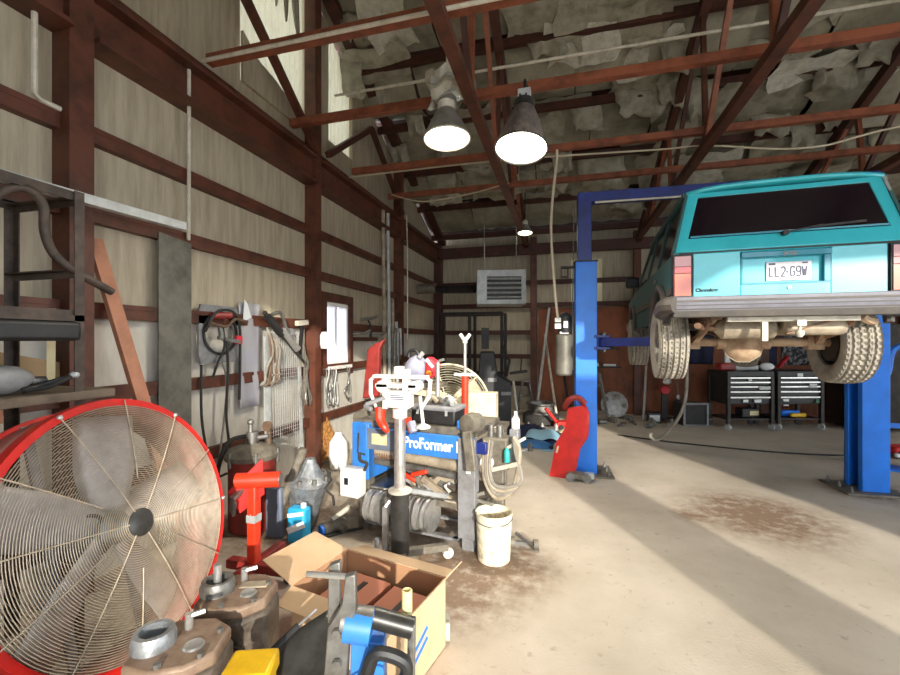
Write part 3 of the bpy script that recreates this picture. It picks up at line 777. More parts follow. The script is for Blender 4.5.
# one wheel with a real tread, copied
TR, HWID = .365, .125
def tyre():
    m = MB(); ns, prof = 132, []
    def fn(u, v):
        a = 2 * PI * u; t = (v - .5) * 2; x = HWID * t
        r = TR - .012 * abs(t) ** 3
        k = round(v * 35); kk = k % 7; iu = round(u * ns)
        if kk in (5, 6) and k < 34: r -= .020
        elif iu % 3 == 0 and kk in ((1, 2), (2, 3), (0, 1, 2, 3), (1, 2), (2, 3))[min(4, k // 7)]: r -= .016
        if kk in (5, 6, 0) and k > 3: x += .004 * (1 if iu % 3 else -1)
        if k in (0, 35): r = TR - .035; x = HWID * t
        return (x, r * math.cos(a), r * math.sin(a))
    m.grid(fn, ns, 35)
    for s in (-1, 1):
        m.lathe([(TR - .035, s * HWID), (TR - .06, s * (HWID + .006)), (.27, s * (HWID + .004)), (.22, s * (HWID - .02)), (.20, s * (HWID - .035))], (0, 0, 0), (1, 0, 0), 48, cap=False)
    return m
def wheel(nm, x, y, z, sx):
    w = tyre().build(nm, 'tyre_rubber', car); w.location = (x, y, z)
    if sx < 0: w.rotation_euler = (0, 0, PI)
    MB().lathe([(.205, -.10), (.195, -.06), (.19, .06), (.205, .10)], (0, 0, 0), (1, 0, 0), 32, cap=False).lathe([(.19, .055), (.10, .075), (.05, .085), (.05, .11), (0, .112)], (0, 0, 0), (1, 0, 0), 32, cap=False).build('rim', 'dull_steel', w)
    MB().lathe([(.16, -.09), (.165, -.02), (.16, .03), (0, .03)], (0, 0, 0), (1, 0, 0), 24).build('brake_drum', 'dark_underbody', w)
    return w
w0 = wheel('wheel', .70, .80, .29, 1)
for (x, y, sx) in ((-.71, .80, -1), (.72, 3.35, 1), (-.72, 3.35, -1)):
    c = w0.copy(); COL.objects.link(c); c.parent = car; c.location = (x, y, .29); c.rotation_euler = (0, 0, PI if sx < 0 else 0)
    for ch in [q for q in bpy.data.objects if q.parent == w0]:
        d = ch.copy(); COL.objects.link(d); d.parent = c
MB().cyl((-.7, 3.35, .30), (.7, 3.35, .30), .035, 12).build('front_axle', 'rusty_underbody', car)
# ------------------------------------------------------------------ high-bay lamps
def highbay(label, loc, R, Hh, reflector, rim, tilt, power, bulb):
    t = thing('high_bay_lamp', label, 'lamp', loc, 0, None)
    ax = Vector((tilt[0], tilt[1], 1)).normalized()
    c = Vector((0, 0, 0))
    MB().lathe([(R, 0), (R * 1.0, .012), (R * .88, Hh * .25), (R * .66, Hh * .62), (R * .45, Hh * .93), (R * .38, Hh)], c, ax, 32, cap=False).build('reflector', reflector, t, solid=.004)
    MB().ring(R + .002, .008, c, ax, 32, 6).build('rim', rim, t)
    MB().lathe([(R * .985, .012), (R * .6, .004), (0, 0)], c, ax, 32, cap=False).build('lens', 'lit_lamp_lens', t)
    MB().lathe([(R * .40, Hh - .01), (R * .40, Hh + .07), (R * .2, Hh + .09), (.02, Hh + .12)], c, ax, 20).build('neck', rim, t)
    ld = bpy.data.lights.new('lamp_light', 'SPOT'); ld.energy = power; ld.spot_size = rad(150); ld.spot_blend = .6; ld.color = (1, .93, .80); ld.shadow_soft_size = R * .8
    lo = bpy.data.objects.new('lamp_light', ld); COL.objects.link(lo); lo.parent = t; lo.location = -ax * .03
    lo.rotation_euler = (-ax).to_track_quat('-Z', 'Y').to_euler()
    return t
p = W(447, 139, 3.75)
l1 = highbay('lit dome lamp with grey reflector under a film-wrapped junction box, left of the near pair', p, .205, .26, 'lamp_reflector', 'pale_conduit', (-.03, .06), 130, 0)
m = MB(); m.box(-.13, .10, -.08, .08, .36, .54)
q = m.build('junction_box', 'light_grey_metal', l1, bevel=.01)
def crumple(u, v):
    a = 2 * PI * u; r = .15 + .03 * math.sin(a * 3 + v * 5) + .02 * math.sin(a * 7 - v * 9)
    return (r * math.cos(a) - .01, .11 * math.sin(a) + .02 * math.sin(v * 11), .33 + .25 * v + .03 * math.sin(a * 4))
MB().grid(crumple, 26, 8).build('plastic_wrap', 'plastic_film', q, ang=10)
MB().cyl((0, 0, .54), (0, .02, .80), .015, 8).build('hanger', 'pale_conduit', l1)
p = W(521, 149, 3.5)
l2 = highbay('dirty brown conical lit lamp hanging under the lateral brace, right of the near pair', p, .215, .38, 'dirty_lamp_reflector', 'dark_polished_tube', (.05, .22), 130, 0)
MB().box(-.055 + .02, .055 + .02, .05, .13, .42, .54).build('outlet_box', 'light_grey_metal', l2, bevel=.006)
MB().box(-.02, -.005, .045, .05, .46, .49).box(.03, .045, .045, .05, .46, .49).build('socket_slots', 'black_plastic', l2)
MB().tube([(.02, .1, .54), (.02, .15, .66), (.02, .41, .72)], .012, 8).build('hanger', 'black_metal', l2)
p = W(525, 233, 8.2)
l3 = highbay('small bright lamp far back near the rear wall under the roof', p, .14, .16, 'lamp_reflector', 'pale_conduit', (0, .1), 60, 0)
MB().cyl((0, 0, .2), (0, 0, 1.05), .01, 8).build('hanger', 'black_metal', l3)

# ------------------------------------------------------------------ left wall: rack and what it carries
rk = thing('storage_rack', 'dark angle-iron storage rack at the far left against the wall', 'rack', (-2.63, 1.0, 0))
X0, X1, Y0, Y1 = -2.90, -2.38, .35, 1.60
def wv(m, nm, mt, par, **k): return m.build(nm, mt, par, world=True, **k)
for x, y, sx, sy in ((X0, Y0, 1, 1), (X1, Y0, -1, 1), (X0, Y1, 1, -1), (X1, Y1, -1, -1)):
    wv(MB().angle((x, y, 0), (x, y, 2.36), .045, .006, (sx, 0, 0), (0, sy, 0)), 'post', 'dark_rack_iron', rk)
for z in (2.335, 1.965):
    for y, sy in ((Y0, 1), (Y1, -1)):
        wv(MB().angle((X0 + .01, y + sy * .008, z), (X1 - .01, y + sy * .008, z), .04, .006, (0, sy, 0), (0, 0, -1)), 'cross_rail', 'dark_rack_iron', rk)
for z in (2.36, 1.76):
    for x, sx in ((X0, 1), (X1, -1)):
        wv(MB().angle((x + sx * .008, Y0 + .01, z - .004), (x + sx * .008, Y1 - .01, z - .004), .045, .006, (sx, 0, 0), (0, 0, -1)), 'side_rail', 'dark_rack_iron', rk)
wv(MB().box(X0, X1, Y0, Y1, 1.70, 1.73), 'shelf', 'dark_rack_iron', rk)
wv(MB().box(X0, X1 + .02, Y0, Y1 + .14, 1.30, 1.345), 'shelf', 'weathered_shelf_timber', rk, bevel=.004)
wv(MB().box(X0, X1, Y0, Y1, .55, .59), 'shelf', 'weathered_shelf_timber', rk, bevel=.004)
m = MB(); m.box(X0 + .1, X1 + .01, .6, 1.585, 1.60, 1.70); wv(m, 'front_apron', 'black_plastic', rk, bevel=.02)
one(MB().box(-2.55, -2.51, 1.2, 1.24, .62, 1.28), 'timber_stud', 'dark_rack_iron', 'dark short upright stud under the shelf of the left rack', 'post')
one(MB().prism([(-2.985, .6, 1.35), (-2.985, 1.9, 1.35), (-2.985, 1.9, 1.46), (-2.985, .6, 1.78)], (.015, 0, 0)), 'plywood_sheet', 'plywood', 'brown plywood sheet with slanted top leaning on the wall behind the left rack', 'board')
one(MB().bar((-2.72, 1.66, 1.35), (-2.78, 1.70, 1.78), .035, .02), 'timber_batten', 'pale_timber', 'short pale timber batten standing at the end of the left rack', 'batten')
one(MB().bar((-2.40, .95, 1.29), (-2.40, 1.28, 1.29), .02, .11, (0, 0, 1)), 'timber_offcut', 'red_stained_timber', 'pinkish timber offcut at the edge of the lower left rack shelf', 'board')
# gas bottle
gb_ = thing('gas_bottle', 'small grey gas bottle lying on the left rack shelf', 'gas cylinder', (-2.50, 1.0, 1.348))
MB().lathe([(.04, -.42), (.065, -.40), (.07, -.36), (.07, .34), (.06, .39), (.034, .43), (.024, .445)], (0, 0, .071), (0, 1, 0), 24).build('bottle_body', 'grey_paint', gb_)
MB().lathe([(.0706, .23), (.0706, .285)], (0, 0, .071), (0, 1, 0), 24, cap=False).build('yellow_label', 'yellow_plastic', gb_)
MB().cyl((0, .44, .056), (0, .50, .056), .022, 12).cyl((0, .48, .056), (.03, .48, .03), .012, 8).build('valve', 'dull_steel', gb_)
cl = thing('pipe_clamp', 'black looped clamp with a white tip beside the gas bottle valve', 'clamp', (-2.42, 1.42, 1.348))
MB().tube([(-.02, -.04, .02), (-.03, .03, .035), (.0, .10, .06), (.03, .13, .075)], .014, 8, smooth=5).tube([(-.02, -.04, .02), (.03, .02, .03), (.03, .13, .075)], .011, 8, smooth=5).build('clamp_arm', 'black_plastic', cl)
MB().ball((.03, .14, .08), .018, (1, 1.3, 1)).build('tip', 'light_grey_metal', cl)
# exhaust pipe through the rack
pipe([W(-12, 205, 1.85), W(5, 190, 1.9), W(28, 189, 1.95), W(43, 205, 2.0), W(45, 232, 2.02), W(54, 254, 2.06), W(75, 271, 2.14), W(112, 292, 2.32)], .021, 'dark_rack_iron', 'exhaust_pipe', 'bent brown exhaust pipe threaded through the left rack', 'pipe', smooth=6, seg=14)
m = MB(); m.angle((-2.64, .5, 2.365), (-2.64, 2.45, 2.405), .055, .008, (0, 0, 1), (-1, 0, 0)); m.box(-2.74, -2.64, .5, .51, 2.365, 2.37)
one(m, 'metal_channel', 'light_grey_metal', 'long pale metal channel laid along the top of the left rack', 'channel')
one(MB().bar((-2.98, 2.06, 2.27), (-2.50, 2.36, 0.02), .035, .09, (0, 1, 0)), 'timber_plank', 'red_stained_timber', 'reddish plank leaning diagonally on the wall beside the first column', 'plank')
m = MB().prism([(-2.97, 2.50, .02), (-2.97, 2.79, .02), (-2.97, 2.79, 2.40), (-2.97, 2.50, 2.43)], (.012, 0, 0))
one(m, 'steel_plate', 'weathered_plate', 'tall narrow weathered steel plate leaning on the left wall', 'plate')
# fan housing plate with round hole, hung on the wall
fs_ = thing('hose_reel_plate', 'grey square plate with a round hole draped with black hoses on the left wall', 'plate', (-2.99, 3.10, 1.40))
n = 28; m = MB(); c = Vector((0, 0, .26)); hw, hh, R = .225, .255, .175
vs, fc = [], []
for x in (0, .02):
    for k in range(n):
        a = 2 * PI * k / n; ca, sa = math.cos(a), math.sin(a)
        s = min(hw / abs(ca) if abs(ca) > 1e-6 else 9, hh / abs(sa) if abs(sa) > 1e-6 else 9)
        vs.append((x, c.y + ca * s, c.z + sa * s)); vs.append((x, c.y + ca * R, c.z + sa * R))
N2 = 2 * n
for k in range(n):
    j = (k + 1) % n
    fc += [(2 * k, 2 * j, 2 * j + 1, 2 * k + 1), (N2 + 2 * k, N2 + 2 * k + 1, N2 + 2 * j + 1, N2 + 2 * j), (2 * k, N2 + 2 * k, N2 + 2 * j, 2 * j), (2 * k + 1, 2 * j + 1, N2 + 2 * j + 1, N2 + 2 * k + 1)]
m.add(vs, fc); m.build('plate', 'grey_paint', fs_)
MB().ring(.185, .012, (.03, 0, .27), (1, 0, 0), 36, 8).build('flange_ring', 'dark_rubber', fs_)
for k, (pts, mt, r) in enumerate((([(.06, -.2, .28), (.08, -.1, .45), (.08, .08, .47), (.07, .18, .35), (.06, .2, .1), (.06, .19, -.35)], 'dark_rubber', .012),
                                  ([(.05, -.15, .36), (.09, 0, .33), (.08, .12, .40), (.07, .28, .38)], 'brown_cord', .014),
                                  ([(.07, -.02, .33), (.08, -.01, .15), (.07, -.07, .02), (.06, -.12, -.12)], 'black_plastic', .011),
                                  ([(.05, -.23, .0), (.05, -.22, -.5), (.05, -.1, -.95), (.05, .05, -1.0)], 'dark_rubber', .011),
                                  ([(.07, .03, .22), (.08, .03, -.1), (.07, .02, -.45), (.07, .06, -.75)], 'dark_rubber', .012),
                                  ([(.06, -.1, -.05), (.06, -.02, .0), (.06, .03, -.14), (.06, .02, -.4), (.06, -.06, -.9)], 'grey_hose', .009))):
    MB().tube([(a, b_, c_) for a, b_, c_ in pts], r, 7, smooth=6).build('hose', mt, fs_)
MB().box(.06, .10, .12, .19, .17, .25).build('red_handle', 'bright_red_tag' if False else 'red_cloth', fs_, bevel=.01)
MB().cyl((.05, -.12, .42), (.09, .05, .43), .03, 10).build('red_valve', 'worn_red_paint', fs_)
MB().bar((.06, -.06, .23), (.09, .16, .19), .03, .03).cyl((.05, -.03, .34), (.07, -.03, .22), .022, 10).build('air_gun', 'dull_steel', fs_)
# wall sheet, note, hanging tools
one(MB().grid(lambda u, v: (-2.975 + .012 * math.sin(u * 9 + v * 4), 3.34 + .28 * u, .95 + 1.02 * v), 10, 10), 'plastic_sheet', 'pale_blue_film', 'hanging pale bluish plastic sheet on the left wall right of the round-holed plate', 'sheet', solid=.004)
m = MB().prism([(-2.955, 3.36, 1.78), (-2.955, 3.47, 1.83), (-2.955, 3.42, 1.96), (-2.955, 3.38, 2.0)], (.004, 0, 0))
one(m, 'paper_note', 'paper', 'white paper note pinned to the left wall above the hanging sheet', 'paper')
m = MB(); a0, a1 = Vector((-2.90, 3.64, 1.85)), Vector((-2.88, 4.23, 1.36))
dt = thing('air_hammer', 'dark long air hammer with steel barrel hanging slantwise on the left wall', 'tool', (-2.9, 3.9, 1.36))
dirv = (a1 - a0).normalized()
wv(MB().cyl(a0, a0 + dirv * .28, .042, 12).cyl(a0 - dirv * .06, a0, .025, 10), 'handle', 'black_plastic', dt)
wv(MB().cyl(a0 + dirv * .26 + Vector((.02, 0, .03)), a0 + dirv * .58 + Vector((.02, 0, .03)), .04, 14), 'barrel', 'bright_steel', dt)
wv(MB().cyl(a0 + dirv * .28, a1, .026, 10, .014), 'chisel', 'dark_polished_tube', dt)
wv(MB().tube([a0 + Vector((.04, .02, .02)), a0 + Vector((.05, .15, .04)), a0 + Vector((.04, .24, -.12))], .02, 8, smooth=5), 'lever', 'dull_steel', dt)
mh = thing('hanging_hose', 'brown bundle of hose and cord hanging below the long air hammer', 'hose', (-2.94, 3.78, .95))
rnd = random.Random(2)
for k in range(7):
    y = 3.68 + .02 * k
    wv(MB().tube([(-2.94, y, 1.74 - .02 * k), (-2.92 + .02 * rnd.random(), y + rnd.uniform(-.02, .05), 1.5), (-2.93, y + rnd.uniform(-.02, .07), 1.32), (-2.90, y + rnd.uniform(-.09, .02), 1.19), (-2.93, y - rnd.uniform(.0, .12), 1.14 + .03 * rnd.random()), (-2.91, y + .05, 1.25)], .012, 6, smooth=5), 'strand', 'brown_cord' if k % 2 else 'grey_hose', mh)
# wire mesh panel
wm = thing('wire_mesh_panel', 'pale grey wire mesh panel with flat edge strips leaning on the left wall', 'mesh panel', (-2.96, 3.9, .30))
m = MB()
for k in range(14): m.bar((.02, .0 + .038 * k - .15, .1), (.0, .0 + .038 * k - .15, 1.42), .004, .004)
for k in range(34): m.bar((.02 - .0006 * k, -.16, .1 + .04 * k), (.02 - .0006 * k, .36, .1 + .04 * k), .004, .004)
m.build('mesh', 'light_grey_metal', wm)
MB().bar((.02, -.20, .0), (.0, -.20, 1.35), .012, .08, (0, 1, 0)).build('edge_strip', 'light_grey_metal', wm)
MB().bar((.02, .38, .0), (.0, .36, 1.0), .012, .05, (0, 1, 0)).build('edge_strip', 'light_grey_metal', wm)
hm = thing('hammer', 'dark-handled hammer hanging head-up on the lit part of the left wall', 'hammer', (-2.93, 4.22, 1.42))
MB().bar((0, .0, .0), (0, .05, .36), .03, .035).build('handle', 'black_plastic', hm)
MB().bar((0, -.06, .38), (0, .15, .40), .05, .06).build('head', 'pale_conduit', hm, bevel=.008)
MB()
one(MB().box(-2.97, -2.92, 3.98, 4.10, 1.66, 1.74), 'bracket_plate', 'grey_paint', 'small grey bracket plate on the lit wall above the wire mesh panel', 'bracket', bevel=.006)
gp = thing('puller_chain', 'grey chain hoist and cables hanging on the wall beside the lit column', 'chain', (-2.94, 4.33, .75))
for k in range(6):
    y = 4.25 + .035 * k
    wv(MB().tube([(-2.94, 4.32, 1.60 - .03 * k), (-2.90 - .01 * k, y + .02 * math.sin(k * 5), 1.45 - .03 * k), (-2.93, 4.33 + .05 * math.sin(k * 3), 1.20), (-2.91, y - .04 * math.cos(k * 4), 1.0 - .07 * (k % 3)), (-2.93, y + .03, .90 + .06 * math.sin(k))], .006 + .003 * (k % 3), 6, smooth=5), 'cable', 'dull_steel' if k % 2 else 'dirty_grey_steel', gp)
ss = MB().cyl((-2.83, 4.60, 1.62), (-2.83, 4.60, 1.72), .06, 14)
one(MB().lathe([(.0, 0), (.05, .01), (.06, .06), (.06, .17), (.04, .21), (0, .215)], (-2.835, 4.60, 1.50), (0, 0, 1), 18), 'insect_light', 'white_plastic', 'small white rounded box fixed on the lit column by the window', 'box')
# hooks right of the window, clutter below the sill
hb_ = thing('wall_hook_rack', 'dark rail of hooks and clamps on the wall right of the window', 'hook rack', (-2.98, 6.1, 1.6))
wv(MB().box(-3.02, -2.98, 5.64, 6.45, 1.60, 1.66), 'rail', 'red_iron_primer', hb_)
for y, z in ((5.7, 1.72), (5.95, 1.95), (6.25, 1.70)):
    wv(MB().tube([(-2.98, y - .12, z - .02), (-2.85, y, z), (-2.84, y + .15, z + .04)], .025, 8, smooth=4), 'clamp', 'dull_steel', hb_)
wv(MB().tube([(-2.95, 5.95, 1.97), (-2.9, 6.0, 1.85), (-2.9, 6.02, 1.66)], .014, 8, smooth=4), 'rod', 'black_metal', hb_)
def wand(y, z0, z1, r, mt, label, x=-2.88, lean=.0):
    one(MB().cyl((x, y, z0), (x - .04, y + lean, z1), r, 10), 'metal_pipe', mt, label, 'pipe')
wand(6.52, .05, 3.85, .033, 'dusty_tank', 'tall dusty pipe standing against the left wall, nearer of the tall pair')
wand(6.72, .05, 3.82, .03, 'light_grey_metal', 'tall pale pipe standing against the left wall, farther of the tall pair')
wand(6.92, .05, 2.35, .03, 'dusty_tank', 'shorter bent-topped pipe between the tall pipes and the third column')
wand(7.10, .05, 1.95, .028, 'light_grey_metal', 'short pale rod leaning beside the third column')
rt = thing('hanging_ratchet_tool', 'grey rusty jack and fittings hanging among the pipes on the left wall', 'tool', (-2.86, 6.95, 1.1))
for k in range(6):
    wv(MB().cyl((-2.85, 6.85 + .06 * k, 1.15 + .1 * (k % 3)), (-2.85, 6.87 + .05 * k, 1.75 + .08 * (k % 2)), .02 + .006 * (k % 2), 8), 'tube_piece', ('dull_steel', 'dirty_grey_steel', 'light_grey_metal')[k % 3], rt)
sc = thing('clutter_hooks', 'pale cables and clamps hanging below the window sill', 'cable', (-2.95, 5.2, .65))
for k in range(7):
    y = 4.78 + .06 * k + (.25 if k > 4 else 0)
    wv(MB().tube([(-2.97, y, 1.24), (-2.94, y + .03, 1.20), (-2.94, y + .06 * math.sin(k * 4), 1.0), (-2.95, y + .05 * math.cos(k * 2), .80 + .05 * (k % 3)), (-2.94, y + .05, .74 + .04 * (k % 2)), (-2.95, y + .09, .84), (-2.95, y + .06, 1.05)], .006 + .003 * (k % 3), 7, smooth=5), 'loop', 'light_grey_metal' if k % 3 == 1 else 'dull_steel', sc)
one(MB().bar((-2.99, 4.65, .62), (-2.99, 4.65, .05), .015, .0151).prism([(-2.99, 4.68, .05), (-2.93, 5.05, .05), (-2.93, 5.0, .35), (-2.97, 4.86, .62), (-2.99, 4.68, .60)], (-.014, 0, 0)), 'strand_board', 'strand_board', 'cut piece of orange strand board leaning on the wall behind the lit column', 'board')
one(MB().lathe([(.0, 0), (.10, .01), (.12, .15), (.11, .34), (.05, .42), (.04, .46), (0, .465)], (-2.72, 4.72, 0), (0, 0, 1), 20), 'white_jug', 'white_plastic', 'white plastic jug on the floor at the foot of the lit column', 'jug')

# ------------------------------------------------------------------ big drum fan in the left foreground
FC = Vector((-1.955, 1.50, .745)); FN = Vector((.965, .089, .244)).normalized(); R = .58
fan = thing('drum_fan', 'large red drum fan with wire grille at lower left', 'fan', (FC.x, FC.y, 0))
fan_c = FC - Vector((FC.x, FC.y, 0))
def L_(prof, seg=64, cap=False, m=None): return (m or MB()).lathe(prof, fan_c, FN, seg, cap)
L_([(R - .012, -.28), (R - .012, -.01)]).build('drum', 'dusty_red_drum', fan, solid=.006)
L_([(R - .02, .0), (R - .02, .012), (R + .012, .014), (R + .016, .0), (R + .016, -.035), (R - .008, -.037)]).build('front_rim', 'red_paint', fan)
L_([(R + .008, -.28), (R + .008, -.255), (R - .01, -.255), (R - .01, -.28), (R + .008, -.28)]).build('back_rim', 'red_paint', fan)
gx = FN.cross(Vector((0, 0, 1))).normalized(); gy = gx.cross(FN)
if gy.z < 0: gy = -gy
def gp_(r, a, h): return fan_c + FN * h + (gx * math.cos(a) + gy * math.sin(a)) * r
def dome(r): return .016 + .055 * (1 - (r / R) ** 2)
m = MB(); nr = 52
for i in range(nr):
    r = .065 + (R - .025 - .065) * i / (nr - 1)
    m.lathe([(r + .0019 * math.cos(q), dome(r) + .0019 * math.sin(q)) for q in (0, PI / 2, PI, 3 * PI / 2, 2 * PI)], fan_c, FN, 72, cap=False)
gr = m.build('front_grille', 'grille_wire', fan)
for k in range(12):
    a = 2 * PI * (k + .3) / 12
    lo_ = .06 if k % 3 else .06
    if k % 2: lo_ = .20
    MB().tube([gp_(lo_ + (R + .005 - lo_) * t / 6, a, dome(lo_ + (R - lo_) * t / 6) + .004) for t in range(7)], .0032, 6).build('grille_spoke', 'grille_wire', gr)
    if k % 2 == 0: MB().ball(gp_(R + .002, a, .02), .012, seg=10, rings=6).build('grille_clip', 'bright_steel', gr)
MB().lathe([(.062, .066), (.062, .074), (.045, .080), (0, .081)], fan_c, FN, 28).build('grille_badge', 'dark_polished_tube', gr)
m = MB()
for i in range(16):
    r = .1 + (R - .12) * i / 15
    m.lathe([(r + .002 * math.cos(q), -.27 + .002 * math.sin(q)) for q in (0, PI / 2, PI, 3 * PI / 2, 2 * PI)], fan_c, FN, 48, cap=False)
bgk = m.build('back_grille', 'grille_wire', fan)
hub = MB().lathe([(.07, -.17), (.075, -.14), (.075, -.07), (.05, -.05), (0, -.05)], fan_c, FN, 24).build('hub', 'dull_steel', fan)
for k in range(5):
    a = rad(100 + 72 * k)
    def fn(u, v, a=a):
        r = .06 + (R - .11) * u; w_ = (.07 + .05 * min(1, u * 2.2)) ; t = (v - .5) * 2 * w_; tw = rad(34 - 14 * u)
        p = gp_(r, a, -.12); tv = (gy * math.cos(a) - gx * math.sin(a))
        return p + tv * t * math.cos(tw) + FN * t * math.sin(tw) + FN * .02 * math.cos(v * PI - PI / 2)
    MB().grid(fn, 10, 6).build('blade', 'fan_blade_alu', hub, solid=.004)
MB().lathe([(.11, -.27), (.12, -.26), (.12, -.20), (.09, -.18), (.03, -.17)], fan_c, FN, 24).build('motor', 'dirty_grey_steel', fan)
for s in (-.16, .16):
    MB().bar(fan_c + gx * s - gy * (R - .03) - FN * .235, fan_c + gx * s + gy * (R - .03) - FN * .235, .04, .015, FN).build('motor_bracket', 'grey_paint', fan)
MB().tube([gp_(.05, .6, -.1), gp_(.12, .8, -.06), gp_(.22, .75, -.2), gp_(.5, 1.0, -.3)], .008, 7, smooth=6).build('power_cable', 'black_plastic', fan)
for s in (-1, 1):
    q0 = fan_c + gx * s * (R + .03) - FN * .15
    MB().tube([q0, Vector((q0.x, q0.y, .12)), Vector((q0.x + .24, q0.y, .09))], .018, 8).tube([Vector((q0.x, q0.y, .12)), Vector((q0.x - .24, q0.y, .09))], .018, 8).build('stand_leg', 'red_paint', fan)
    for dx in (-.24, .24):
        MB().lathe([(.03, -.02), (.085, -.022), (.09, 0), (.085, .022), (.03, .02)], (q0.x + dx, q0.y + s * .05, .09), (0, 1, 0), 20).build('wheel', 'dark_rubber', fan)
# ------------------------------------------------------------------ red pressure pot, engine stand, castings by the wall
pot = thing('pressure_pot', 'round red pressure pot with grey lid standing by the left wall', 'tank', (-2.58, 3.05, 0))
MB().lathe([(.17, 0), (.19, .02), (.19, .60), (.195, .61)], (0, 0, 0), (0, 0, 1), 32).build('tank', 'worn_red_paint', pot)
ld_ = MB().lathe([(.215, .60), (.22, .61), (.22, .64), (.19, .68), (.08, .72), (0, .725)], (0, 0, 0), (0, 0, 1), 32).build('lid', 'dirty_grey_steel', pot)
MB().cyl((0, .0, .71), (0, 0, .82), .05, 12).cyl((-.02, 0, .80), (-.02, 0, .90), .02, 10).cyl((.0, 0, .76), (.12, .05, .78), .02, 10).ball((-.02, 0, .90), .028).build('valve_head', 'dull_steel', ld_)
MB().cyl((.10, .08, .70), (.10, .08, .86), .016, 8).lathe([(.045, -.012), (.045, .012)], (.10, .06, .86), (0, 1, 0), 16).build('gauge', 'brown_cord', ld_)
for k in range(6):
    a = 2 * PI * k / 6 + .3
    MB().cyl((.215 * math.cos(a), .215 * math.sin(a), .56), (.215 * math.cos(a), .215 * math.sin(a), .68), .014, 8).build('lid_clamp', 'dull_steel', ld_)
MB().tube([(-.05, 0, .78), (-.16, -.1, .74), (-.23, -.14, .5), (-.21, -.15, .2)], .018, 8, smooth=6).build('hose', 'dark_rubber', pot)

es = thing('engine_stand', 'orange-red engine stand post with a slanted head beside the big fan', 'engine stand', (-2.02, 2.40, 0))
MB().bar((0, 0, .05), (.0, .0, .66), .065, .065, (0, 1, 0)).build('post', 'orange_red_paint', es, bevel=.008)
MB().box(-.20, .30, -.035, .035, .05, .11).box(-.03, .03, -.18, .30, .05, .11).build('base', 'worn_red_paint', es, bevel=.006)
MB().cyl((-.10, -.05, .66), (.16, .06, .66), .052, 20).build('swivel_tube', 'orange_red_paint', es)
MB().cyl((.155, .058, .66), (.166, .062, .66), .04, 16).build('tube_end', 'dull_steel', es)
MB().prism([(-.12, -.10, .60), (.05, .02, .80), (.06, .03, .56), (-.06, -.06, .45)], (-.012, .012, 0)).build('gusset', 'red_paint', es)
MB().lathe([(.0345, .40), (.0345, .44)], (0, 0, 0), (0, 0, 1), 4, cap=False).box(-.034, .034, -.034, .034, .38, .43).build('sticker', 'light_grey_metal', es)
MB().bar((-.06, -.04, .60), (-.06, -.13, .57), .03, .03).bar((-.11, -.08, .52), (-.05, -.12, .5), .02, .1).build('head_bolt', 'dull_steel', es)
for x, y in ((.27, 0), (0, -.15), (0, .27)):
    MB().lathe([(.012, -.015), (.03, -.014), (.032, 0), (.03, .014), (.012, .015)], (x, y, .032), (0, 1, 0), 14).build('caster', 'dark_rubber', es)

gbx = thing('gearbox', 'grey gearbox casting standing on the floor by the red pressure pot', 'gearbox', (-2.16, 3.16, 0))
MB().lathe([(.10, .0), (.11, .02), (.13, .18), (.16, .34), (.19, .40), (.19, .43), (.12, .47), (.06, .56), (.04, .60)], (0, 0, .0), (.12, 0, 1), 12).build('housing', 'cast_alu', gbx, ang=20)
MB().bar((-.12, -.18, .16), (.06, -.08, .70), .10, .07).build('bell_arm', 'dirty_grey_steel', gbx, bevel=.02)
rnd = random.Random(8)
for k in range(9):
    a = 2 * PI * k / 9
    MB().cyl((.17 * math.cos(a) + .05, .17 * math.sin(a), .40), (.17 * math.cos(a) + .055, .17 * math.sin(a), .455), .018, 6).build('bolt', 'dull_steel', gbx)
MB().tube([(.2, .05, .5), (.26, .02, .42), (.22, -.02, .36), (.3, -.02, .3), (.3, .0, .22)], .012, 6).build('bracket_rod', 'dark_rubber', gbx)
MB().bar((-.1, -.23, .0), (-.13, -.20, .40), .15, .05, (0, 1, 0)).build('side_cover', 'slate_cover', gbx, bevel=.015)
jg = thing('oil_jug', 'blue and white oil jug in front of the grey gearbox casting', 'jug', (-2.03, 2.92, 0))
MB().box(-.08, .08, -.05, .05, .0, .28).build('jug_body', 'blue_jug', jg, bevel=.02)
MB().cyl((.04, 0, .28), (.04, 0, .31), .022, 12).build('cap', 'white_plastic', jg)
MB().bar((-.07, -.053, .10), (.08, -.053, .17), .004, .05).bar((-.07, -.053, .22), (.07, -.053, .25), .004, .03).build('jug_label', 'white_plastic', jg)
pipe([(-2.06, 3.1, .02), (-1.9, 3.0, .015), (-1.75, 3.15, .015), (-1.62, 3.22, .03)], .012, 'dark_rubber', 'floor_hose', 'dark hose lying on the floor between the oil jug and the blue bender', 'hose', smooth=6)
ig = thing('impact_gun', 'grey power tool with a blue collar lying on the floor left of the bender', 'power tool', (-1.84, 3.16, 0))
MB().cyl((-.06, -.1, .045), (.04, .06, .06), .05, 14).cyl((-.02, 0, .05), (.10, -.02, .035), .03, 12).build('tool_body', 'dirty_grey_steel', ig)
MB().cyl((-.075, -.12, .044), (-.055, -.09, .046), .046, 14).build('blue_collar', 'lift_blue_paint', ig)
MB().cyl((-.03, -.02, .10), (.05, .14, .16), .022, 10).build('handle', 'pale_conduit', ig)

# ------------------------------------------------------------------ tube bender with its name banner
bd = thing('tube_bender', 'blue and grey tube bender with a lettered blue front banner', 'machine', (-1.17, 3.36, 0), rad(-9))
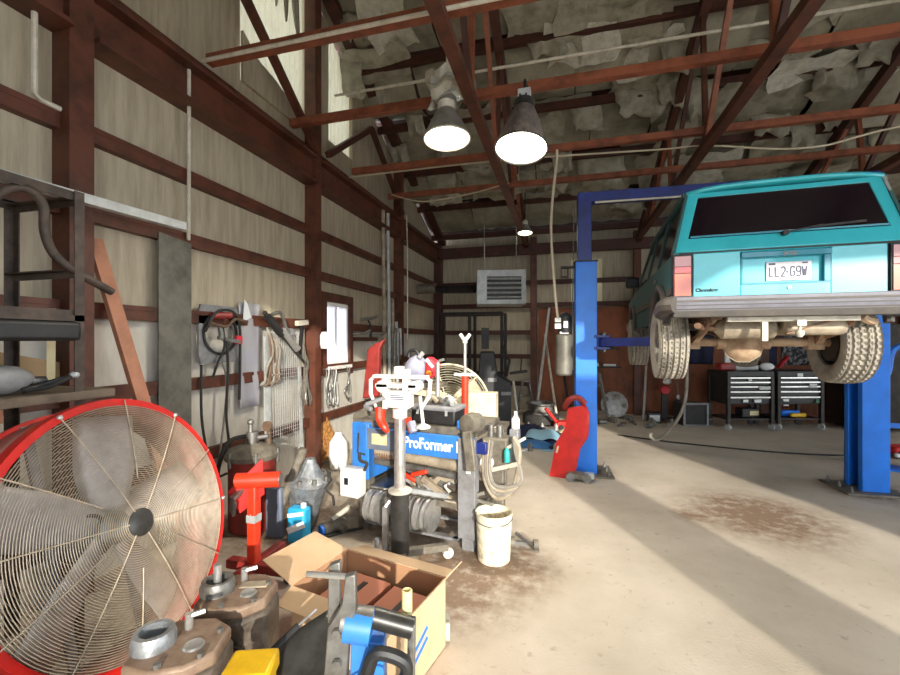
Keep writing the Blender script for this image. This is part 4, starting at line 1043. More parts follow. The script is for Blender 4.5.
# local: x along the front (-.58..+.58), y back, front at y = -.14
MB().box(-.50, .60, -.16, .42, .30, .35).build('lower_deck', 'dirty_grey_steel', bd, bevel=.004)
MB().box(-.56, .56, -.12, .46, .86, .92).build('top_deck', 'dirty_grey_steel', bd, bevel=.004)
bn = MB().box(-.42, .56, -.175, -.14, .69, .865).build('banner', 'machine_blue_paint', bd, bevel=.004)
MB().box(-.42, -.10, -.178, -.175, .69, .865).build('faded_banner_half', 'faded_banner', bn)
text('banner_text', 'ProFormer II', .12, (-.05, -.1795, .782), (rad(90), 0, 0), 'text_white', bn, .002, align='LEFT', sx=.80, bold=.003)
MB().box(-.36, -.21, -.181, -.177, .735, .825).build('banner_sticker', 'pale_timber', bn)
MB().box(-.57, -.40, -.17, .40, .42, .90).build('control_cabinet', 'machine_blue_paint', bd, bevel=.008)
MB().box(-.50, -.41, -.185, -.17, .52, .90).build('cabinet_trim', 'machine_blue_paint', bd, bevel=.004)
eb = MB().box(-.60, -.41, -.30, -.18, .30, .535).build('switch_cabinet', 'white_paint', bd, bevel=.014)
MB().box(-.585, -.425, -.306, -.30, .32, .515).build('cabinet_door', 'white_plastic', eb, bevel=.004)
MB().box(-.54, -.505, -.316, -.306, .41, .465).build('rocker_switch', 'black_plastic', eb)
MB().tube([(-.46, -.21, .66), (-.44, -.23, .60), (-.38, -.22, .58), (-.40, -.23, .52)], .014, 8, smooth=5).tube([(-.48, -.2, .82), (-.48, -.21, .66), (-.40, -.22, .65)], .008, 6).build('conduit_elbow', 'dark_rubber', bd)
for x, y in ((-.46, -.12), (.50, -.12), (-.46, .38), (.50, .38)):
    MB().box(x - .05, x + .06, y - .04, y + .05, .0, .70).build('leg', 'grey_paint' if x > 0 else 'dirty_grey_steel', bd, bevel=.006)
MB().box(.43, .57, -.19, -.14, .10, .86).build('front_leg_plate', 'grey_paint', bd, bevel=.004)
MB().box(.50, .535, -.194, -.19, .60, .63).build('leg_sticker', 'paper', bd)
MB().cyl((-.36, -.10, .66), (.42, -.10, .62), .045, 16).build('hydraulic_ram', 'dusty_tank', bd)
MB().cyl((-.36, -.12, .58), (.38, -.12, .545), .03, 14).build('ram_rod', 'dull_steel', bd)
m = MB()
m.tube([(-.36 + .2 * i / 60, -.12 + .03 * math.cos(i * .9), .635 + .03 * math.sin(i * .9)) for i in range(60)], .006, 6)
m.build('return_spring', 'rusty_underbody', bd)
MB().bar((.0, -.06, .36), (.34, -.06, .52), .06, .12).bar((.1, -.14, .5), (.44, -.14, .30), .04, .05).build('swing_plate', 'dusty_tank', bd, bevel=.006)
MB().box(-.40, .42, -.16, .1, .36, .375).build('die_tray', 'dull_steel', bd)
MB().box(-.4, .44, -.22, -.18, .085, .105).box(-.4, .44, .10, .14, .085, .105).box(.40, .44, -.22, .14, .085, .105).build('floor_tray_frame', 'grey_paint', bd)
rnd = random.Random(4)
for k in range(16):
    x = rnd.uniform(-.05, .40); z = rnd.uniform(.40, .58); 
    MB().cbox((x, -.11 + rnd.uniform(-.03, .06), z), (rnd.uniform(.04, .1), .05, rnd.uniform(.03, .07)), (rnd.random(), rnd.random(), 0)).build('die_piece', rnd.choice(('dull_steel', 'dusty_tank', 'light_grey_metal', 'cast_iron')), bd, bevel=.006)
for x, z, rz in ((-.02, .50, .4), (.08, .54, -.3), (-.06, .41, .2)):
    MB().cbox((x, -.16, z), (.15, .03, .035), (0, rz, 0)).build('red_rag', 'orange_red_paint', bd, bevel=.01)
MB().box(.0, .33, -.17, -.13, .375, .41).build('hole_bar', 'light_grey_metal', bd)
# round bending dies hung in a row under the machine
dpt = MB().lathe([(.03, -.028), (.125, -.028), (.125, -.016), (.10, 0), (.125, .016), (.125, .028), (.03, .028)], (0, 0, .127), (1, 0, 0), 28, cap=False)
dpt.lathe([(.03, -.028), (.03, .028)], (0, 0, .127), (1, 0, 0), 28, cap=False)
die = None
lab = ['steel bending die at the left end of the row under the bender', 'second steel bending die from the left under the bender', 'middle steel bending die right of the jack post under the bender', 'fourth steel bending die in the row under the bender', 'steel bending die at the right end of the row under the bender']
cr, sr = math.cos(rad(-9)), math.sin(rad(-9))
for k, x in enumerate((-.34, -.25, .03, .12, .20)):
    loc = (-1.17 + cr * x + sr * .20, 3.36 + sr * x - cr * .20, .106)
    if die is None:
        die = tag(dpt.build('bending_die', 'bright_steel', None), lab[0], 'die', 'bending dies under the bender'); die.location = loc; die.rotation_euler = (0, 0, rad(-9 + 8))
    else: copy_tree(die, loc, rad(-9 + (8, -6, 10, 4, -4)[k]), lab[k])
# bending head clutter on the bender deck
def onbench(x, y, z): return (-1.17 + cr * x - sr * y, 3.36 + sr * x + cr * y, z)
tb = thing('tool_case', 'dark grey flat case on the bender top behind the banner', 'case', onbench(.16, .02, .922), rad(-9))
MB().box(-.20, .20, -.10, .12, 0, .13).build('case_body', 'black_plastic', tb, bevel=.015)
MB().box(-.21, .21, -.11, .13, .11, .15).build('case_lid', 'grey_paint', tb, bevel=.015)
MB().box(-.14, -.12, -.12, -.11, .08, .12).box(.12, .14, -.12, -.11, .08, .12).build('latch', 'light_grey_metal', tb)
rnd = random.Random(9)
jm = thing('scrap_fittings', 'heap of dusty pipe fittings on the flat case', 'fittings', onbench(.16, .04, 1.073), rad(-9))
for k in range(9):
    a = rnd.uniform(0, 6.28); x, y = rnd.uniform(-.15, .16), rnd.uniform(-.06, .08)
    MB().tube([(x - .05 * math.cos(a), y - .05 * math.sin(a), .02), (x, y, .03 + .03 * rnd.random()), (x + .05 * math.cos(a), y + .05 * math.sin(a), .02)], .02, 8, smooth=3).build('fitting', rnd.choice(('dusty_tank', 'light_grey_metal', 'dull_steel')), jm)
cv = thing('chrome_pipe', 'short upright chrome pipe on the flat case', 'pipe', onbench(.12, .10, 1.073))
MB().cyl((0, 0, 0), (0, 0, .34), .02, 12).build('tube', 'bright_steel', cv); MB().tube([(0, 0, .34), (.02, 0, .36), (.06, 0, .37)], .012, 8).build('elbow', 'bright_steel', cv)
# machine bending head on the right, with cylinder and looped cord
hd = thing('pipe_vise', 'grey pipe vise with hanging lever on the right end of the bender top', 'vise', onbench(.52, -.10, .865), rad(-9))
MB().lathe([(.04, -.09), (.075, -.08), (.085, 0), (.075, .06), (.05, .08)], (0, 0, .10), (.3, 1, 0), 18).build('vise_body', 'dirty_grey_steel', hd)
MB().bar((0, -.12, .06), (.05, -.16, -.22), .08, .04, (0, 1, 0)).build('hanging_lever', 'dirty_grey_steel', hd, bevel=.01)
MB().box(-.12, -.03, -.05, .08, .05, .12).build('blue_housing', 'machine_blue_paint', hd, bevel=.015)
MB().box(.03, .13, -.06, .10, -.12, -.03).build('blue_bracket', 'dark_blue_paint', hd, bevel=.01)
vc = thing('foot_valve', 'grey valve block with knobs fixed beside the right end of the bender', 'valve', onbench(.66, .0, .0), rad(-9))
MB().box(-.07, .13, -.10, .08, .62, .86).box(-.02, .08, -.02, .04, .0, .62).build('valve_block', 'dirty_grey_steel', vc, bevel=.012)
for x in (-.02, .05):
    MB().cyl((x, -.02, .86), (x, -.02, .95), .026, 12).build('plug', 'dull_steel', vc)
MB().lathe([(.018, -.03), (.05, -.03), (.05, 0), (.018, 0)], (-.02, -.10, .68), (0, 1, 0), 18).build('white_knob', 'white_plastic', vc)
MB().bar((.0, -.1, .62), (.22, -.12, .70), .03, .03).bar((.1, -.08, .78), (.26, -.06, .88), .03, .02).build('lever', 'pale_conduit', vc)
MB().box(.13, .20, -.04, .04, .66, .93).build('pedestal_box', 'grey_paint', vc, bevel=.01)
lc = thing('cable_coil', 'grey looped hose hanging from the valve block right of the bender', 'hose', onbench(.72, -.05, .33), rad(-9))
for k in range(4):
    a = .1 * k
    MB().tube([(-.10 + .02 * k, -.06, .52), (-.10 + .015 * k, -.08, .25 + .02 * k), (.0, -.09, .10 + .03 * k), (.12 + .02 * k, -.07, .18 + .02 * k), (.17 - .01 * k, -.06, .45), (.12, -.05, .56)], .016, 8, smooth=6).build('loop', 'grey_hose' if k % 2 else 'dusty_tank', lc)
MB().tube([(-.1, -.08, .12), (-.2, -.08, .07), (-.02, -.1, .05)], .014, 8, smooth=4).build('tail', 'grey_hose', lc)
bt = thing('spray_bottle', 'white and teal bottle standing on the valve pedestal right of the bender', 'bottle', onbench(.83, .0, .932))
MB().lathe([(.03, 0), (.032, .01), (.032, .07), (.012, .10), (.012, .13)], (0, 0, 0), (0, 0, 1), 16).build('bottle_body', 'white_plastic', bt)
one(MB().lathe([(.02, 0), (.022, .01), (.022, .08), (.01, .10), (.0, .105)], (0, 0, 0), (0, 0, 1), 14), 'glue_bottle', 'teal_bottle', 'small teal bottle clipped at the valve block right of the bender', 'bottle').location = onbench(.80, -.13, .705 + .0)

# ------------------------------------------------------------------ tall hydraulic jack with white head
tj = thing('transmission_jack', 'tall transmission jack with dark cylinder, silver ram and white toothed head', 'jack', (-1.115, 2.78, 0))
MB().cyl((0, 0, .10), (0, 0, .545), .066, 24).build('cylinder', 'dark_polished_tube', tj)
MB().lathe([(.066, .53), (.084, .535), (.084, .55), (.05, .565)], (0, 0, 0), (0, 0, 1), 24).build('collar', 'pale_conduit', tj)
MB().cyl((0, 0, .55), (0, 0, 1.22), .040, 20).build('ram', 'bright_steel', tj)
MB().cyl((0, 0, 1.06), (0, 0, 1.12), .052, 18).build('ram_cap', 'white_paint', tj)
for a in (35, 125, 215, 305):
    ca, sa = math.cos(rad(a)), math.sin(rad(a))
    lg = MB().bar((0, 0, .10), (.36 * ca, .36 * sa, .085), .05, .05).build('base_leg', 'dirty_grey_steel', tj, bevel=.005)
    c0 = Vector((.36 * ca, .36 * sa, .042))
    MB().lathe([(.012, -.02), (.04, -.018), (.042, 0), (.04, .018), (.012, .02)], c0, (sa, -ca, 0), 18).build('caster', 'pale_conduit', lg)
MB().bar((-.085, -.06, .12), (-.085, -.06, .44), .035, .03, (0, 1, 0)).tube([(-.085, -.06, .44), (-.06, -.04, .48)], .016, 8).build('pump', 'bright_steel', tj)
MB().tube([(-.085, -.07, .16), (-.13, -.1, .10), (-.12, -.12, .24)], .016, 8, smooth=4).ring(.022, .008, (-.13, -.12, .09), (0, 1, 0), 14, 6).build('pedal', 'light_grey_metal', tj)
hd = MB().box(-.09, .09, -.05, .05, 1.13, 1.25).build('head', 'white_paint', tj, bevel=.01)
MB().box(-.07, .07, -.056, -.05, 1.18, 1.235).build('label_plate', 'paper', hd)
for z in (1.195, 1.207, 1.219): MB().box(-.05, .05, -.058, -.056, z - .003, z + .003).build('label_line', 'plate_ink', hd)
MB().box(-.20, .21, -.035, .035, 1.335, 1.36).build('cross_bar', 'white_paint', tj, bevel=.006)
MB().box(-.17, .14, -.05, .05, 1.27, 1.30).build('saddle_plate', 'white_paint', tj, bevel=.005)
for x in (-.10, .05): MB().box(x - .018, x + .018, -.04, .04, 1.12, 1.40 if x > 0 else 1.34).build('upright', 'white_paint', tj, bevel=.004)
MB().box(-.035, .025, -.03, .03, 1.36, 1.42).build('top_block', 'white_paint', tj, bevel=.006)
for s in (-1, 1):
    MB().tube([(s * .19, 0, 1.35), (s * .225, 0, 1.32), (s * .22, -.01, 1.22), (s * .17, -.03, 1.13)], [.014, .015, .015, .010], 8).build('side_arm', 'white_paint', tj)
    MB().cyl((s * .12, -.05, 1.28), (s * .12, .05, 1.28), .042, 16).build('adjuster_wheel', 'white_paint', tj)
MB().cyl((.16, -.03, 1.22), (.19, -.05, 1.03), .012, 10).lathe([(.05, 0), (.05, .012), (.015, .03)], (.19, -.05, 1.005), (0, 0, 1), 18).build('screw_foot', 'white_paint', tj)
MB().bar((-.24, -.05, 1.15), (-.10, -.02, 1.20), .05, .03).bar((-.25, -.05, 1.14), (-.18, -.08, 1.12), .03, .03).build('handle_jaw', 'grey_paint', tj, bevel=.008)
MB().tube([(-.15, 0, 1.12), (-.14, -.02, 1.04), (-.10, -.04, .99), (-.08, -.03, .96)], [.042, .04, .03, .018], 10, smooth=4).build('red_grip', 'orange_red_paint', tj)
MB().bar((.06, .0, 1.06), (.1, -.02, .96), .03, .04).build('red_lever', 'orange_red_paint', tj, bevel=.006)
MB().bar((.09, -.02, 1.04), (.12, -.04, .97), .05, .04).build('blue_lever', 'grey_blue_cloth', tj, bevel=.008)

# under-hoist stand with red tube, second fan, bag
st = thing('support_stand', 'slim red safety stand with a long silver screw and white yoke', 'stand', (W(465, 430, 4.2).x, W(465, 430, 4.2).y, 0))
MB().cyl((0, 0, .03), (0, 0, 1.25), .036, 16).build('tube', 'orange_red_paint', st)
MB().lathe([(.16, 0), (.16, .02), (.04, .05)], (0, 0, 0), (0, 0, 1), 24).build('foot', 'worn_red_paint', st)
MB().box(-.11, .11, -.03, .03, 1.25, 1.275).build('nut_bar', 'white_paint', st, bevel=.006)
MB().cyl((0, 0, 1.27), (0, 0, 1.60), .015, 12).build('screw', 'bright_steel', st)
MB().tube([(-.05, 0, 1.67), (-.02, 0, 1.625), (.02, 0, 1.625), (.05, 0, 1.67)], .018, 8).cyl((0, 0, 1.58), (0, 0, 1.63), .024, 10).build('yoke', 'white_paint', st)
f2c = W(448, 406, 4.75)
f2 = thing('floor_fan', 'cream round floor fan standing behind the bender', 'fan', (f2c.x, f2c.y, 0))
cc = Vector((0, 0, f2c.z)); nn = Vector((.25, -1, .05)).normalized(); RR = .47
MB().ring(RR, .013, cc, nn, 48, 8).build('front_ring', 'cream_metal', f2)
MB().lathe([(RR - .01, -.22), (RR, -.02)], cc, nn, 48, cap=False).build('drum', 'dirty_grey_steel', f2, solid=.004)
m = MB()
for i in range(14):
    r = .08 + (RR - .08) * i / 14
    m.lathe([(r + .0025 * math.cos(q), .01 + .0025 * math.sin(q)) for q in (0, PI / 2, PI, 3 * PI / 2, 2 * PI)], cc, nn, 48, cap=False)
g2 = m.build('grille', 'cream_metal', f2)
ux = nn.cross(Vector((0, 0, 1))).normalized(); uz = ux.cross(nn)
for k in range(6):
    a = PI * k / 3 + .25
    MB().cyl(cc + nn * .015, cc + nn * .015 + (ux * math.cos(a) + uz * math.sin(a)) * RR, .006, 6).build('grille_spoke', 'cream_metal', g2)
for k in range(3):
    a = 2 * PI * k / 3 + .6
    def fn(u, v, a=a):
        r = .05 + .36 * u; t = (v - .5) * (.12 + .22 * u); e = ux * math.cos(a) + uz * math.sin(a); tt = uz * math.cos(a) - ux * math.sin(a)
        return cc - nn * .08 + e * r + tt * t + nn * t * .35
    MB().grid(fn, 8, 5).build('blade', 'cream_metal', f2, solid=.004)
MB().cyl(cc - nn * .2, cc - nn * .05, .08, 18).build('motor', 'dirty_grey_steel', f2)
MB().box(-.3, .3, -.05, .25, 0, .04).box(-.03, .03, .1, .16, .04, f2c.z - RR + .02).build('stand', 'dirty_grey_steel', f2)
bc = W(482, 422, 4.45)
one(MB().box(-.16, .16, -.09, .09, .0, .36), 'carton', 'cream_metal', 'cream box leaning against the floor fan behind the red stand', 'box', bevel=.008).location = (bc.x, bc.y, .70)
wb = thing('work_table', 'low dark work table behind the bender carrying fan-side clutter', 'table', (bc.x - .35, bc.y + .12, 0))
MB().box(-.42, .60, -.25, .22, .66, .70).build('table_top', 'dirty_grey_steel', wb, bevel=.004)
for x in (-.37, .55):
    for y in (-.2, .17): MB().box(x - .025, x + .025, y - .025, y + .025, 0, .66).build('leg', 'dirty_grey_steel', wb)
bg0 = W(418, 380, 4.3)
bag = thing('equipment_bag', 'grey and red padded bag sitting high behind the white jack head', 'bag', (bg0.x, bg0.y, bg0.z - .02))
def bagf(u, v):
    a = 2 * PI * u; s = math.sin(PI * min(1, .12 + .88 * v)) ** .5
    return (.14 * s * math.cos(a) - .02, .11 * s * math.sin(a), .26 * v + .02 * math.sin(3 * a))
MB().grid(bagf, 22, 10).build('grey_pouch', 'grey_blue_cloth', bag)
MB().prism([(.09, -.11, .02), (.20, -.11, .06), (.23, -.11, .20), (.12, -.11, .27)], (0, .20, 0)).build('red_pouch', 'red_cloth', bag, bevel=.03)
MB().ball((.155, -.125, .10), .03, (1, .3, 1)).build('orange_badge', 'orange_patch', bag)
MB().bar((.13, -.125, .24), (.20, -.125, .16), .01, .03).build('white_stripe', 'paper', bag)
MB().tube([(-.1, 0, .25), (-.09, 0, .31), (-.02, 0, .32), (.02, 0, .26)], .018, 8, smooth=4).build('carry_handle', 'black_plastic', bag)
MB().cyl((.02, -.02, .25), (.06, -.02, .30), .025, 10).build('buckle', 'light_grey_metal', bag)
cab = thing('tool_stand', 'narrow grey stand under the padded bag behind the bender', 'stand', (bg0.x, bg0.y, 0))
MB().box(-.20, .28, -.14, .14, bg0.z - .06, bg0.z - .02).build('tray', 'dirty_grey_steel', cab, bevel=.005)
MB().box(-.05, .05, -.05, .05, .03, bg0.z - .06).box(-.2, .2, -.15, .15, 0, .03).build('column', 'dirty_grey_steel', cab)
MB().bar((.0, -.14, bg0.z - .10), (.34, -.16, bg0.z - .13), .05, .05).build('side_arm', 'cream_metal', cab)
rp0 = W(376, 378, 4.7)
rp_ = thing('red_seat_back', 'tall red padded panel standing by the left wall behind the bender', 'panel', (rp0.x, rp0.y, 0))
MB().prism([(-.16, -.02, .95), (.03, -.02, .98), (.05, -.02, 1.52), (.11, -.02, 1.62), (-.03, -.02, 1.56), (-.10, -.02, 1.50)], (0, .08, 0)).build('panel', 'worn_red_paint', rp_, bevel=.015)
MB().box(-.05, .03, .0, .05, 0, .97).box(-.12, .10, -.1, .15, 0, .03).build('post', 'dirty_grey_steel', rp_)
gc = W(352, 428, 3.95)
one(MB().prism([(-2.10, 3.93, .0), (-1.62, 3.93, .0), (-1.62, 3.93, .86), (-1.9, 3.93, .96), (-2.10, 3.93, .84)], (0, .22, 0)), 'metal_hood', 'dirty_grey_steel', 'dusty grey sheet metal hood behind the left end of the bender', 'hood', bevel=.01)

# pail, small dolly
pa = thing('plastic_pail', 'paint-splashed white pail on the floor right of the bender', 'pail', (-.49, 3.06, 0))
MB().lathe([(.11, 0), (.118, .01), (.132, .335), (.138, .34), (.138, .352), (.128, .352), (.124, .34), (.112, .02), (0, .02)], (0, 0, 0), (0, 0, 1), 36).build('pail_body', 'splashed_pail_plastic', pa)
MB().lathe([(.124, .33), (.113, .06), (0, .06)], (0, 0, 0), (0, 0, 1), 36, cap=False).build('liner', 'pail_inner', pa)
MB().tube([(-.137, 0, .31), (-.10, -.10, .30), (0, -.142, .29), (.10, -.10, .30), (.137, 0, .31)], .004, 6, smooth=5).build('bail_handle', 'dull_steel', pa)
dl = thing('floor_caster_frame', 'small wheeled tool lying on the floor right of the white pail', 'tool', (-.30, 3.27, 0))
MB().bar((-.1, -.02, .05), (.12, .02, .03), .03, .03).bar((-.06, .06, .09), (.1, -.04, .03), .02, .02).build('arm', 'dull_steel', dl)
for x in (-.08, .10): MB().lathe([(.015, -.02), (.04, -.018), (.04, .018), (.015, .02)], (x, 0, .042), (1, .2, 0), 16).build('wheel', 'dirty_grey_steel', dl)

# ------------------------------------------------------------------ foreground: box, castings, hydraulic puller
bxn = thing('cardboard_box', 'open brown cardboard box with folded-out flaps at bottom centre', 'box', (-.96, 1.98, 0), rad(-12))
bw, bdp, bh = .66, .42, .36
MB().box(-bw / 2, bw / 2, -bdp / 2, -bdp / 2 + .006, 0, bh).build('front_side', 'cardboard', bxn)
MB().box(-bw / 2, bw / 2, bdp / 2 - .006, bdp / 2, 0, bh).build('back_side', 'cardboard_inner', bxn)
MB().box(-bw / 2, -bw / 2 + .006, -bdp / 2 + .006, bdp / 2 - .006, 0, bh).box(-bw / 2, bw / 2, -bdp / 2 + .006, bdp / 2 - .006, 0, .006).build('left_side', 'cardboard_inner', bxn)
MB().box(bw / 2 - .006, bw / 2, -bdp / 2 + .006, bdp / 2 - .006, 0, bh).build('right_side', 'cardboard', bxn)
def flap(p0, p1, d, nm='flap'): 
    d = Vector(d); p0, p1 = Vector(p0), Vector(p1); i = (p1 - p0) * .04
    MB().prism([p0, p1, p1 + d - i, p0 + d + i], (p1 - p0).cross(d).normalized() * .005).build(nm, 'cardboard', bxn)
flap((-bw / 2, -bdp / 2, bh), (-bw / 2, bdp / 2, bh), (-.26, .02, .05))
flap((bw / 2, -bdp / 2, bh), (bw / 2, bdp / 2, bh), (.10, .0, .12))
flap((-bw / 2, bdp / 2, bh), (bw / 2, bdp / 2, bh), (0, .13, -.03))
flap((-bw / 2, -bdp / 2, bh), (bw / 2, -bdp / 2, bh), (.0, -.12, -.02))
for k, (a, c) in enumerate(((.02, .10), (.05, .155))):
    MB().bar((bw / 2 + .001, -.1, .12 + k * .05), (bw / 2 + .001, .02, .17 + k * .05), .002, .02).build('blue_print', 'lift_blue_paint', bxn)
ct = thing('carton_pack', 'pinkish cartons lying inside the open cardboard box', 'carton', (-.96, 1.98, .008), rad(-12))
MB().box(-.25, .02, -.17, .16, 0, .27).build('carton', 'pinkish_carton', ct, bevel=.004)
MB().box(.04, .28, -.17, .16, 0, .26).build('carton', 'pinkish_carton', ct, bevel=.004)
MB().box(-.12, -.09, -.12, .1, .27, .274).build('black_slot', 'black_plastic', ct); MB().box(.15, .18, -.12, .1, .26, .264).build('black_slot', 'black_plastic', ct)

def casting(label, loc, rz, ringy):
    t = thing('axle_knuckle_casting', label, 'casting', loc, rz)
    out = [(-.15, -.10), (-.05, -.15), (.07, -.14), (.15, -.08), (.16, .06), (.08, .13), (-.06, .14), (-.15, .08)]
    MB().prism([(x, y, 0) for x, y in out], (0, 0, .44)).build('block', 'cast_iron', t, bevel=.02)
    fp = MB().prism([(x * .95, y * .95, .435) for x, y in out], (0, 0, .05)).build('machined_face', 'machined_rusty_face', t, bevel=.012)
    MB().lathe([(.0, 0), (.035, .0), (.03, .006), (0, .008)], (.055, -.03, .485), (0, 0, 1), 20).build('core_plug', 'bright_steel', fp)
    MB().lathe([(.05, 0), (.07, .0), (.07, .05), (.062, .075), (.045, .075), (.045, .03), (0, .03)], (-.085, .0, .46), (0, 0, 1), 24).build('bearing_ring', 'cast_alu' if ringy else 'dull_steel', t)
    MB().cyl((-.085, .0, .46), (-.085, 0, .60 if not ringy else .50), .016, 12).build('stud', 'bright_steel', t)
    MB().cyl((.0, .07, .485), (.0, .07, .54), .014, 10).cyl((.0, .07, .53), (.05, .085, .535), .010, 8).build('bolt', 'bright_steel', t)
    for x, y in ((.12, .03), (-.02, -.12), (.1, -.09)): MB().cyl((x, y, .485), (x, y, .50), .012, 6).build('dowel', 'dull_steel', t)
    for x in (-.06, .05):
        MB().lathe([(.035, 0), (.035, .02)], (x, -.155, .32), (0, -1, 0), 16).build('port', 'dark_underbody', t)
    return t
casting('rusty cast-iron block with a silver slotted ring at the bottom edge beside the fan', (-1.31, 1.19, .05), rad(25), True)
c2 = casting('larger rusty cast-iron block with an upright stud behind the silver ring block', (-1.37, 1.53, .03), rad(20), False)
MB().box(.0, .12, .0, .05, .486, .494).build('slotted_cover', 'dusty_tank', c2, bevel=.004)
yb = thing('yellow_case', 'small yellow plastic case at the bottom edge below the cast-iron blocks', 'case', (-1.01, 1.18, 0.06), rad(20))
MB().box(-.07, .07, -.06, .06, 0, .40).build('case_body', 'yellow_plastic', yb, bevel=.01)
MB().box(-.075, .08, -.065, .065, .405, .47).build('case_lid', 'yellow_plastic', yb, bevel=.012)
sdv = thing('screwdriver', 'dark screwdriver resting on the grey rubber sheet by the cardboard box', 'screwdriver', W(268, 655, 1.55))
MB().cyl((0, 0, 0), (.05, .11, .045), .013, 10).build('grip', 'black_plastic', sdv); MB().cyl((.05, .11, .045), (.085, .18, .072), .005, 8).build('blade', 'bright_steel', sdv)
def sheet(u, v):
    a = W(262, 668, 1.6).lerp(W(330, 605, 1.75), u); b_ = W(300, 700, 1.5).lerp(W(345, 660, 1.6), u)
    p = a.lerp(b_, v); p.z += .02 * math.sin(u * 4 + v * 3); return p
m = MB().grid(sheet, 8, 6)
one(m, 'rubber_sheet', 'dark_polished_tube', 'curved dark grey sheet leaning on the cardboard box behind the blue puller', 'sheet', solid=.012)

hp = thing('hydraulic_puller', 'blue hydraulic puller with twin steel plates and black loop handle at bottom centre', 'puller', (W(350, 640, 1.42).x, W(350, 640, 1.42).y, 0), YAW)
dq = 1.42
def P(px, py, dd=0): # local frame of the puller: x across, y away, z up
    k = (dq) / FPX; return Vector(((px - 350) * k, dd, EYE + (HY - py) * k))
def plate(poly, y, t, nm, mt, par=hp): return MB().prism([P(a, b_, y) for a, b_ in poly], (0, t, 0)).build(nm, mt, par, bevel=.004)
plate([(324, 574), (336, 570), (336, 632), (323, 634)], .05, .03, 'rear_jaw', 'dull_steel')
plate([(347, 572), (357, 570), (358, 606), (352, 620), (348, 690), (325, 690), (330, 622), (344, 600)], -.03, .03, 'front_jaw', 'dull_steel')
MB().cyl(P(304, 579, .03), P(352, 577, .0), .010, 12).build('jaw_pin', 'bright_steel', hp)
MB().cyl(P(342, 622, .01), P(372, 626, .01), .052, 24).build('cylinder_collar', 'dull_steel', hp)
MB().cyl(P(346, 624, .0), P(372, 628, .0), .053, 24).build('cylinder', 'machine_blue_paint', hp)
MB().cyl(P(372, 621, .02), P(412, 632, .02), .034, 20).build('piston', 'dark_polished_tube', hp)
plate([(352, 636), (384, 640), (386, 760), (350, 760)], -.02, .08, 'pump_block', 'machine_blue_paint')
plate([(408, 625), (415, 625), (413, 760), (404, 760)], .0, .05, 'end_frame', 'dull_steel')
MB().tube([P(362, 690, -.07), P(372, 655, -.08), P(381, 636, -.08), P(406, 643, -.08), P(408, 658, -.08), P(395, 672, -.07), P(380, 690, -.06)], .021, 10, smooth=5).build('loop_handle', 'black_plastic', hp)
MB().tube([P(340, 675, -.09), P(365, 660, -.10), P(385, 654, -.10), P(396, 664, -.1)], .004, 6, smooth=5).ball(P(396, 667, -.1), .010, seg=10, rings=6).build('release_wire', 'bright_steel', hp)
for y in (625, 655): MB().cyl(P(340, y, -.035), P(340, y, -.05), .016, 6).build('jaw_bolt', 'dull_steel', hp)
MB().box(-.1, .22, -.12, .12, 0, .03).box(-.08, .22, -.03, .06, .03, .20).build('base', 'grey_paint', hp)
yt = W(407, 610, 1.5)
one(MB().lathe([(.0, 0), (.019, .0), (.019, .135), (.014, .137), (.014, .12), (0, .12)], (0, 0, 0), (0, 0, 1), 16), 'yellow_tube', 'cream_yellow_tube', 'short cream-yellow tube standing on the puller end in front of the box', 'tube').location = (yt.x, yt.y, W(407, 628, 1.5).z)
wc = thing('caster_wheel', 'grey caster wheel on the floor behind the corner of the cardboard box', 'caster', (W(447, 636, 2.25).x, W(447, 636, 2.25).y, 0))
MB().lathe([(.012, -.015), (.045, -.014), (.045, .014), (.012, .015)], (0, 0, .045), (1, .3, 0), 18).build('wheel', 'pale_conduit', wc)
MB().bar((0, .02, .045), (-.02, .05, .11), .03, .02).build('fork', 'dirty_grey_steel', wc)
# ------------------------------------------------------------------ back of the workshop
hu = thing('unit_heater', 'grey louvred unit heater hanging high near the back left corner', 'heater', (-1.08, 7.6, 2.27), rad(12))
MB().box(-.44, .44, .02, .62, 0, .62).build('cabinet', 'light_grey_metal', hu, bevel=.01)
MB().box(-.44, .44, -.02, .02, 0, .08).box(-.44, .44, -.02, .02, .50, .62).box(-.44, -.26, -.02, .02, .08, .50).box(.36, .44, -.02, .02, .08, .50).build('front_frame', 'light_grey_metal', hu, bevel=.004)
MB().box(-.26, .36, .005, .019, .08, .50).build('dark_opening', 'black_plastic', hu)
for k in range(5): MB().cbox((.05, .0, .12 + .085 * k), (.62, .05, .018), (rad(-35), 0, 0)).build('louvre', 'light_grey_metal', hu)
for x in (-.3, .3): MB().cyl((x, .3, .62), (x, .3, 1.75), .008, 6).build('hanger_rod', 'dull_steel', hu)
fl = thing('flue_pipe', 'dark flue pipe running from the left wall to the unit heater', 'pipe', (-2.2, 8.2, 2.55))
MB().tube([(-.70, .0, .12), (-.3, .0, .12)], .10, 18).build('elbow_end', 'dirty_grey_steel', fl)
MB().tube([(-.3, .0, .10), (.2, -.1, .08), (.55, -.22, .06)], .085, 16).build('flue', 'black_metal', fl)
bf = thing('steel_frame_rack', 'tall dark steel frame standing in the back left corner below the heater', 'rack', (-1.6, 8.9, 0))
for x in (-1.02, -.30, .38):
    for y in (-.25, .3): MB().box(x - .03, x + .03, y - .03, y + .03, 0, 2.20).build('post', 'black_metal', bf)
for z in (2.18, .9):
    for y in (-.25, .3): MB().box(-1.02, .38, y - .025, y + .025, z - .03, z + .03).build('rail', 'black_metal', bf)
tc_ = thing('tyre_changer', 'bulky black tyre-changing machine in the back left corner', 'machine', (-1.27, 7.85, 0), rad(10))
